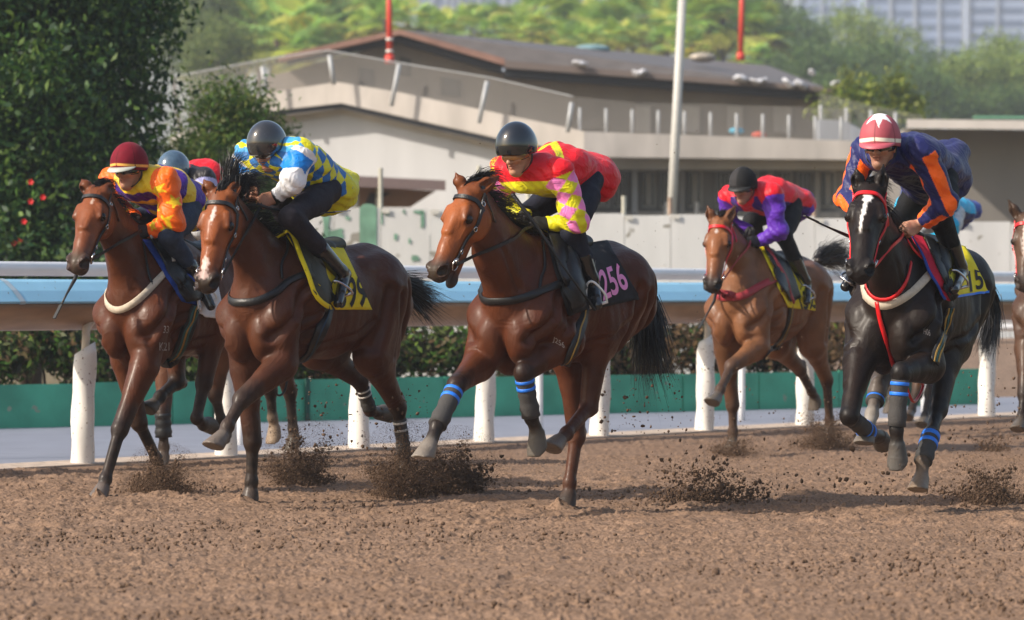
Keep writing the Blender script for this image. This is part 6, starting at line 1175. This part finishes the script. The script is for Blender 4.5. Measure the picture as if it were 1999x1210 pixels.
j4 = dict(key='j4', horse=h4, label='jockey in red silks with purple sleeves and a matt black cap, further back', yaw=-2, pitch=9, skin=(.40, .20, .135), hs=.98,
    j=dict(head=(1452, 367, 0), shL=(1508, 380, .19), shR=(1425, 382, -.19), elL=(1520, 452, .24), elR=(1420, 432, -.26), wrL=(1484, 470, .09), wrR=(1462, 450, -.10), haL=(1466, 470, .06), haR=(1450, 462, -.05),
           hipL=(1546, 402, .13), hipR=(1532, 400, -.13), knL=(1530, 462, .21), knR=(1466, 432, -.21), anL=(1571, 548, .25), anR=(1510, 540, -.25), toL=(1575, 590, .33), toR=(1490, 580, -.30)),
    hem=(1556, 384, .02), hemw=.13, hemh=.08, pattern=pat_red_purple, breeches=(.012, .012, .014), gloves=True, helm_mat=vmat('matt_black_cap', .8, .2, var=.15), helm_col=hm_half((.012, .012, .013), (.034, .032, .034)), peak=mat('black_peak', (.014, .014, .014), .6), goggles=GOGGLE_D, boot_top=.5)
make_jockey(j4); bridle(h4, j4, m=REDL, rein_m=MAROON, knots=(.15,))
strap(h4, [(1404, 566), (1420, 580), (1450, 578), (1480, 560), (1520, 542)], .06, .006, .004, mirror=True).build('breastplate', MAROON, h4['root'], True)
girth(h4, [(1543, 595), (1538, 630), (1520, 668), (1495, 692)], .09, BAND_R)
cloth(h4, [(1482, 482), (1558, 490), (1592, 606), (1536, 600)], CLOTH_Y, '152', [(1556, 572), (1588, 560), (1592, 602), (1560, 606)], INK_K); saddle(h4, j4, flap=[(1486, 484), (1520, 486), (1556, 580), (1536, 590)], m=LEATH)
strap(h4, [(1484, 482), (1510, 510), (1532, 560), (1540, 590)], .035, .006, .040).build('cloth_binding', MAROON, h4['root'], True)

# ---------------------------------------------------------------- near-black horse at right
g5 = pd(1735, YH, 22.9); h5 = dict(key='h5', frame=Frame(g5, 0, 20, 1733), coat=(.0150, .0086, .0062), face=(.013, .0078, .0060), points=(.007, .007, .008), mat=COATD, group='racehorses galloping on the sand', res=.0085,
    label='near-black racehorse with a white blaze and a scarlet bridle at right', head=dict(poll=(1697, 366, 0), muzzle=(1676, 532, -.40), ears=((1671, 327, .02), (1725, 322, .02)), roll=.03), neck=(1730, 500, 0),
    legs=dict(RF=dict(j=[(1658, 812, -.14), (1698, 846, -.12), (1716, 852, -.12), (1722, 862, -.12)], lat=-.13), LF=dict(j=[(1758, 728, .14), (1750, 838, .12), (1751, 866, .12), (1753, 905, .12)], lat=.13, hoof=(.08, .075, .07)), LH=dict(j=[(1832, 800), (1802, 900), (1799, 932), (1784, 968)], lat=.14, hoof=(.20, .15, .11), sock=(.16, .12, .09)), RH=dict(j=[(1712, 765), (1702, 808), (1694, 840), (1682, 880)], lat=-.13, lo=(.12, .10, .09), sock=(.36, .33, .30), hoof=(.18, .16, .14))),
    tail=[(1918, 540, 0), (1938, 590, 0), (1932, 650, 0), (1920, 696, 0)], tail_w=.06, mane_dir=(-.6, .5, -.2), mane_len=.14, muzzle_col=(.018, .016, .016),
    marks=[((.12, .06, .005), (.045, .06, .026), (.72, .68, .66)), ((.20, .05, -.002), (.06, .05, .011), (.70, .66, .64)), ((.29, .05, -.012), (.075, .05, .009), (.70, .66, .64))])
make_horse(h5)
j5 = dict(key='j5', horse=h5, label='jockey in navy silks with orange striped sleeves, dusty pink cap with white star', yaw=2, pitch=6, skin=(.47, .245, .165), sleeve=(.62, 1.), hs=1.04,
    j=dict(head=(1719, 284, 0), shL=(1800, 296, .20), shR=(1688, 296, -.20), elL=(1846, 398, .30), elR=(1656, 385, -.28), wrL=(1790, 440, .12), wrR=(1694, 440, -.08), haL=(1764, 454, .08), haR=(1708, 456, -.05),
           hipL=(1842, 350, .13), hipR=(1812, 350, -.13), knL=(1836, 428, .22), knR=(1760, 425, -.22), anL=(1872, 520, .26), anR=(1680, 520, -.26), toL=(1862, 566, .33), toR=(1650, 560, -.31)),
    hem=(1846, 300, .03), hemw=.15, hemh=.09, pattern=pat_stripe, breeches=(.009, .009, .010), helm_mat=vmat('dusty_pink_cap', .6, .3, var=.06), helm_col=hm_star(srgb(172, 82, 92), srgb(240, 232, 214), (.82, .82, .84)), peak=mat('pink_peak', srgb(180, 84, 98), .5), goggles=GOGGLE_D, boot_top=.55, stubble=.12)
make_jockey(j5); bridle(h5, j5, m=REDL, rein_m=REDL, knots=(.4, .7))
strap(h5, [(1668, 588), (1688, 598), (1722, 600), (1764, 582), (1800, 552), (1822, 528)], .048, .006, .004, mirror=True).build('breastplate', CREAML, h5['root'], True)
mb_ = strap(h5, [(1680, 574), (1692, 584), (1715, 590), (1745, 578), (1766, 548), (1774, 512)], .022, .007, .010, mirror=True); strap(h5, [(1713, 588), (1720, 630), (1732, 680), (1742, 712)], .026, .006, .004, 5, mb_); mb_.build('martingale', REDL, h5['root'], True)
strap(h5, [(1766, 470), (1782, 494), (1812, 516), (1838, 520)], .022, .007, .012).build('yoke_strap', REDL, h5['root'], True)
girth(h5, [(1852, 600), (1846, 630), (1834, 670), (1822, 708)], .07, BAND_T, BAND_R)
cloth(h5, [(1776, 462), (1884, 486), (1928, 570), (1852, 580)], CLOTH_Y, '15', [(1888, 530), (1914, 522), (1921, 562), (1893, 571)], INK_K, edge=TAPE_B)
P_, N_ = sheet(h5, [(1770, 462), (1800, 470), (1852, 580), (1836, 585)], 8, 16, .022); sheet_mesh('under_cloth', P_, N_, .008, CLOTH_R, h5['root']); strap(h5, [(1768, 466), (1790, 500), (1815, 548), (1836, 590)], .02, .006, .032).build('cloth_binding', CLOTH_B, h5['root'], True)
saddle(h5, j5, flap=[(1800, 470), (1836, 480), (1858, 575), (1846, 580)], stir=STEEL)
for lg in ('RF', 'LF'): bandage(h5, lg, a=.12, b=.95, r=.050, tapes=(.16, .34) if lg == 'LF' else (.70, .86))
bandage(h5, 'LH', a=.45, b=1.0, r=.052, tapes=(.50, .64)); bandage(h5, 'RH', a=.2, b=.5, r=.050, tapes=(.28,))
lettering(h5, 'H06', [(1803, 640), (1816, 644), (1816, 656), (1803, 652)], BRANDM, h5['root'], 'brand', .002)

# ---------------------------------------------------------------- horses mostly hidden behind the others
g6 = pd(360, YH, 28.6); h6 = dict(key='h6', frame=Frame(g6, 0, 28, 345), coat=(.10, .035, .014), mat=COAT, group='racehorses galloping on the sand', res=.012,
    label='bay racehorse almost hidden between the far left bay and the star-faced bay', head=dict(poll=(300, 430, 0), muzzle=(285, 560, -.3), ears=((290, 405, .02), (312, 405, .05))),
    legs=dict(RF=dict(j=[(318, 810), (320, 872), (319, 886), (316, 902)], lat=-.11), LF=dict(j=[(420, 770), (432, 820), (436, 834), (440, 848)], lat=.11), LH=dict(j=[(566, 765), (572, 836), (574, 850), (570, 874)], lat=.13), RH=dict(j=[(528, 762), (532, 815), (536, 832), (532, 860)], lat=-.12, sock=(.32, .24, .17), hoof=(.32, .24, .17))), mane_n=200)
make_horse(h6); bandage(h6, 'RF', a=-.06, b=.7, r=.058, tapes=(), m=LEATH)
j6 = dict(key='j6', horse=h6, label='jockey in black and red silks with a blue-grey helmet behind the far left jockey', yaw=0, pitch=40,
    j=dict(head=(343, 338, 0), shL=(398, 352, .19), shR=(318, 356, -.19), elL=(402, 408, .24), elR=(310, 400, -.24), wrL=(368, 425, .08), wrR=(330, 420, -.08), haL=(352, 428, .06), haR=(336, 428, -.05), hipL=(432, 372, .13), hipR=(420, 372, -.13), knL=(392, 448, .21), knR=(340, 430, -.21), anL=(440, 520, .25), anR=(380, 520, -.25), toL=(440, 560, .33), toR=(370, 560, -.3)),
    hem=(436, 352, .02), hemw=.12, hemh=.07, pattern=pat_black_red, breeches=(.55, .55, .56), helm_mat=vmat('bluegrey_gloss_shell', .2, .6, coat=1., coat_rough=.1, var=.2), helm_col=hm_plain(srgb(70, 92, 112)), gloves=True)
make_jockey(j6)
g7 = pd(1800, YH, 36.5); h7 = dict(key='h7', frame=Frame(g7, 0, 20, 1790), coat=(.10, .045, .02), mat=COAT, group='racehorses galloping on the sand', res=.013,
    label='brown racehorse hidden behind the near-black horse, only its lower legs and rider in sight', head=dict(poll=(1752, 470, 0), muzzle=(1745, 570, -.3), ears=((1742, 448, .02), (1764, 448, .02))),
    legs=dict(RF=dict(j=[(1740, 735), (1738, 780), (1737, 790), (1735, 806)], lat=-.11), LF=dict(j=[(1650, 752, -.3), (1644, 778, -.3), (1643, 790, -.3), (1640, 812, -.3)], lat=.11), LH=dict(j=[(1815, 768), (1806, 812), (1804, 820), (1796, 830)], lat=.13), RH=dict(j=[(1790, 770), (1780, 800), (1776, 808), (1770, 816)], lat=-.12)), mane_n=150)
h7['legs']['LF']['j'] = [(1760, 740), (1752, 780), (1750, 790), (1748, 806)]
make_horse(h7)
j7 = dict(key='j7', horse=h7, label='jockey in bright cyan silks glimpsed behind the navy jockey\'s arm', yaw=0, pitch=25, hs=.95,
    j=dict(head=(1782, 388, 0), shL=(1840, 402, .19), shR=(1764, 402, -.19), elL=(1858, 448, .24), elR=(1755, 442, -.24), wrL=(1820, 468, .08), wrR=(1780, 460, -.08), haL=(1806, 470, .06), haR=(1790, 468, -.05), hipL=(1866, 418, .13), hipR=(1852, 418, -.13), knL=(1846, 470, .21), knR=(1790, 462, -.21), anL=(1872, 540, .25), anR=(1800, 540, -.25), toL=(1872, 570, .33), toR=(1790, 570, -.3)),
    hem=(1884, 410, .03), hemw=.16, hemh=.10, pattern=pat_cyan, breeches=(.55, .55, .56), helm_mat=vmat('navy_cap', .4, .4), helm_col=hm_plain(srgb(40, 60, 120)), goggles=mat('blue_goggles', (.05, .12, .35), .2), boot_top=.5)
make_jockey(j7)
g8 = pd(2030, YH, 30.5); h8 = dict(key='h8', frame=Frame(g8, 0, 22, 2038), coat=(.07, .035, .02), face=(.085, .045, .026), mat=COAT, group='racehorses galloping on the sand', res=.012,
    label='brown racehorse in a red bridle cut off by the right edge', head=dict(poll=(2004, 424, 0), muzzle=(1999, 560, -.28), ears=((1967, 388, .02), (2035, 392, .02))),
    legs=dict(RF=dict(j=[(2000, 770), (1994, 815), (1992, 825), (1985, 838)], lat=-.11), LF=dict(j=[(2050, 760), (2046, 830), (2045, 845), (2042, 870)], lat=.11), LH=dict(j=[(2170, 790), (2180, 860), (2180, 875), (2175, 895)], lat=.13), RH=dict(j=[(2120, 780), (2130, 840), (2132, 855), (2130, 875)], lat=-.12)), marks=[((.2, .05, .0), (.2, .05, .02), (.6, .5, .45))], mane_n=150)
make_horse(h8); bridle(h8, None, m=REDL)

# ---------------------------------------------------------------- whips held by the jockeys
fw = lambda j, x, y, lat: j['horse']['frame'].px(x, y, lat)
whip([fw(j2, 502, 398, .07), fw(j2, 530, 408, .10), fw(j2, 590, 418, .18), fw(j2, 655, 414, .28)], 'dark whip with a pale tip held level by the jockey in yellow and blue diamonds')
whip([fw(j3, 1000, 378, .02), fw(j3, 1046, 440, .10), fw(j3, 1100, 520, .30), fw(j3, 1143, 581, .36)], 'black whip slanting down along the middle horse\'s black saddle flap', .008, (.02, .02, .02))
whip([fw(j1, 152, 528, -.1), fw(j1, 146, 545, -.1), fw(j1, 130, 574, -.1), fw(j1, 118, 598, -.1)], 'short black whip hanging below the muzzle of the far left bay', .008, (.02, .02, .02))
whip([fw(j4, 1400, 560, -.1), fw(j4, 1394, 588, -.1), fw(j4, 1384, 606, -.1), fw(j4, 1373, 626, -.1)], 'black whip hanging below the muzzle of the tan horse', .008, (.02, .02, .02))
whip([fw(j5, 1690, 475, -.10), fw(j5, 1650, 458, -.16), fw(j5, 1620, 445, -.2), fw(j5, 1594, 433, -.25)], 'black whip pointing out left behind the near-black horse\'s head', .007, (.02, .02, .02))

# straps hanging loose under the girths
lp = [h2['frame'].px(x, y, .04) for x, y in ((560, 712), (548, 730), (538, 760), (545, 772), (556, 762), (562, 735), (566, 712))]; MB().tube(spline(lp, 5), .007, 6).build('loose_strap', LEATH, h2['root'], True)
lp = [h5['frame'].px(x, y, .0) for x, y in ((1768, 745), (1774, 768), (1784, 784), (1796, 770), (1802, 752), (1796, 744))]; MB().tube(spline(lp, 5), .009, 6).build('loose_strap', REDL, h5['root'], True)
# ---------------------------------------------------------------- kicked-up sand
ICO_V = np.array([(0, 0, 1), (.894, 0, .447), (.276, .851, .447), (-.724, .526, .447), (-.724, -.526, .447), (.276, -.851, .447), (.724, .526, -.447), (-.276, .851, -.447), (-.894, 0, -.447), (-.276, -.851, -.447), (.724, -.526, -.447), (0, 0, -1)])
ICO_F = np.array([(0, 1, 2), (0, 2, 3), (0, 3, 4), (0, 4, 5), (0, 5, 1), (1, 6, 2), (2, 7, 3), (3, 8, 4), (4, 9, 5), (5, 10, 1), (2, 6, 7), (3, 7, 8), (4, 8, 9), (5, 9, 10), (1, 10, 6), (6, 11, 7), (7, 11, 8), (8, 11, 9), (9, 11, 10), (10, 11, 6)])
CLOD = mat('damp_sand_clod', (.115, .074, .050), .95, spec=.1, var=.35, vscale=30); FINE = mat('flying_fine_sand', (.16, .098, .064), .95, spec=.1, var=.3, vscale=25)
def lumps(name, P, R, material, label=None, cat='sand', kind='stuff', seed=1):
    r = np.random.default_rng(seed); n = len(P); S_ = R[:, None, None] * (ICO_V[None] * r.uniform(.55, 1.25, (n, 12, 1))) * r.uniform(.6, 1.3, (n, 1, 3)); V = (P[:, None] + S_).reshape(-1, 3); F = (np.arange(n)[:, None, None] * 12 + ICO_F[None]).reshape(-1, 3)
    return tag(mesh_obj(name, V, F, material, None, False), label, cat, None, kind)
def spray(x0, x1, y0, y1, Yd, n, label, seed, fine=.96, base=.7, cl=(.005, .015), fn=(.0016, .0042)):
    n = int(n * 2.3)
    """sand thrown up by a hoof: densest at the ground, thinning upwards"""
    r = np.random.default_rng(seed); an = r.uniform(.06, math.pi - .06, n); spike = .62 + .22 * np.sin(an * 7 + seed) + .16 * np.sin(an * 17 + seed * 2.3) + .10 * np.sin(an * 31 + seed); q = r.random(n) ** .85 * spike + np.abs(r.normal(0, .10, n)) + .25 * r.random(n) ** 6
    px_ = x0 + (x1 - x0) * (.5 + .52 * np.cos(an) * q + r.normal(0, .05, n)); py_ = y1 - (y1 - y0) * (.95 * np.sin(an) * q) - np.abs(r.normal(0, 3, n)); D = Yd + r.normal(0, .20, n); P = np.stack([(px_ - CX) / FPX * D, D, HC + (YH - py_) / FPX * Yd], 1); P[:, 2] = np.maximum(P[:, 2], .004 + .02 * r.random(n))
    R = np.where(r.random(n) < fine, r.uniform(fn[0], fn[1], n), cl[0] + (cl[1] - cl[0]) * r.random(n) ** 2);
    # the finest grains drift wider and higher
    m = int(n * 1.3); an = r.uniform(.05, math.pi - .05, m); q = r.random(m) ** .7 * 1.25; px2 = x0 + (x1 - x0) * (.54 + .58 * np.cos(an) * q); py2 = y1 - (y1 - y0) * 1.05 * np.sin(an) * q; D2 = Yd + r.normal(0, .25, m); P2 = np.stack([(px2 - CX) / FPX * D2, D2, np.maximum(HC + (YH - py2) / FPX * Yd, .003)], 1)
    lumps('kicked_sand', np.concatenate([P, P2]), np.concatenate([R, r.uniform(.0007, .0018, m)]), CLOD, label, seed=seed)
spray(250, 380, 888, 968, gz(962), 5200, 'burst of dark sand kicked up behind the far left bay\'s forelegs', 1)
spray(505, 665, 842, 950, gz(946), 6500, 'burst of dark sand behind the star-faced bay\'s planted foreleg', 2)
spray(705, 870, 855, 974, gz(970), 8500, 'largest dark burst of sand round the star-faced bay\'s planted hind hoof', 3)
spray(820, 965, 862, 966, gz(962), 5200, 'burst of coarse dark sand under the middle horse\'s outstretched forehoof', 4, .90)
spray(1245, 1520, 880, 985, gz(980), 1500, 'low burst of loose clods between the middle horse and the dark horse', 5, .74, .5)
spray(1545, 1680, 800, 880, gz(876), 4200, 'fine brown sand puff round the tan horse\'s hind hoof', 6, .97, .88)
spray(1850, 2010, 900, 988, gz(984), 2600, 'burst of dark clods at the right edge behind the dark horse', 7, .88)
spray(1380, 1480, 845, 895, gz(888), 1500, 'thin sand puff at the tan horse\'s planted forehoof', 8, .95, .8)
spray(1890, 1990, 830, 890, gz(880), 700, 'small scatter of sand at the hooves of the horse cut off at right', 9, .9, .6)
def scatter(x0, x1, y0, y1, Yd, n, label, seed, rr=(.003, .013)):
    r = np.random.default_rng(seed); D = Yd + r.normal(0, .6, n); px_ = r.uniform(x0, x1, n); py_ = y0 + (y1 - y0) * r.random(n) ** .6; P = np.stack([(px_ - CX) / FPX * D, D, np.maximum(HC + (YH - py_) / FPX * D, .02)], 1)
    lumps('flying_clods', P, rr[0] + (rr[1] - rr[0]) * r.random(n) ** 3, CLOD, label, seed=seed)
scatter(1170, 1340, 690, 850, 24.6, 150, 'loose clods flying behind the middle horse', 21); scatter(620, 850, 700, 880, 25., 260, 'loose clods flying behind the star-faced bay', 22)
scatter(1340, 1700, 560, 900, 31, 420, 'specks of sand flying about the tan horse', 23, (.002, .010)); scatter(1850, 2000, 640, 900, 26, 160, 'specks of sand flying behind the dark horse', 24); scatter(500, 640, 640, 860, 26.5, 200, 'specks of sand flying behind the star-faced bay\'s forelegs', 25, (.002, .010)); scatter(900, 1700, 230, 560, 27, 120, 'stray specks of sand flying high between the riders', 26, (.002, .006)); scatter(1250, 1900, 850, 990, 23.6, 260, 'loose clods skipping over the sand at right', 27, (.004, .016))
# loose clods lying on the track
r_ = np.random.default_rng(5); n_ = 9500; D_ = 14.2 + 14 * r_.random(n_) ** .8; X_ = r_.uniform(-.145, .145, n_) * D_; lumps('loose_sand_clods', np.stack([X_, D_, r_.uniform(-.002, .008, n_)], 1), .0035 + .0075 * r_.random(n_) ** 1.6 + .008 * r_.random(n_) ** 14, CLOD, 'small damp clods lying loose over the brown sand', seed=6)
# low heaps where a hoof goes in
for hx_, hy_, w_, lb_ in ((470, 986, .16, 'low heap of sand pushed up by the star-faced bay\'s planted forehoof'), (1090, 994, .12, 'low heap of sand pushed up by the middle horse\'s planted hind hoof'), (190, 974, .08, 'small heap of sand at the far left bay\'s leading hoof')):
    D = gz(hy_); c = V3((hx_ - CX) / FPX * D, D - .02, 0); V = []; F = []; n = 28; m = 9
    for j in range(m + 1):
        for i in range(n): a = 2 * math.pi * i / n; q = j / m; V.append((c[0] + w_ * (1.25 if math.cos(a) > 0 else .9) * q * math.cos(a), c[1] + w_ * .7 * q * math.sin(a), .055 * (1 - q) ** 1.3 * (1 + .3 * math.sin(3 * a)) + .006 * math.sin(a * 7 + j * 2) - .012 * q))
    F = [(j * n + i, j * n + (i + 1) % n, (j + 1) * n + (i + 1) % n, (j + 1) * n + i) for j in range(m) for i in range(n)]
    tag(mesh_obj('sand_heap', V, F, SAND, None, True), lb_, 'sand', None, 'stuff')
# ---------------------------------------------------------------- the hazy air of the afternoon
def haze(d):
    m = bpy.data.materials.new('haze_air'); m.use_nodes = True; N, L = nodes(m); N.remove(N['Principled BSDF']); v = N.new('ShaderNodeVolumePrincipled'); v.inputs['Color'].default_value = (.86, .91, 1., 1); v.inputs['Density'].default_value = d; v.inputs['Anisotropy'].default_value = .2
    L.new(v.outputs[0], N['Material Output'].inputs['Volume']); o = MB().box((0, 560, 44), (1000, 1200, 92)).build('haze', m); tag(o, 'pale haze in the air over the course', 'haze', None, 'stuff')
haze(.00065)
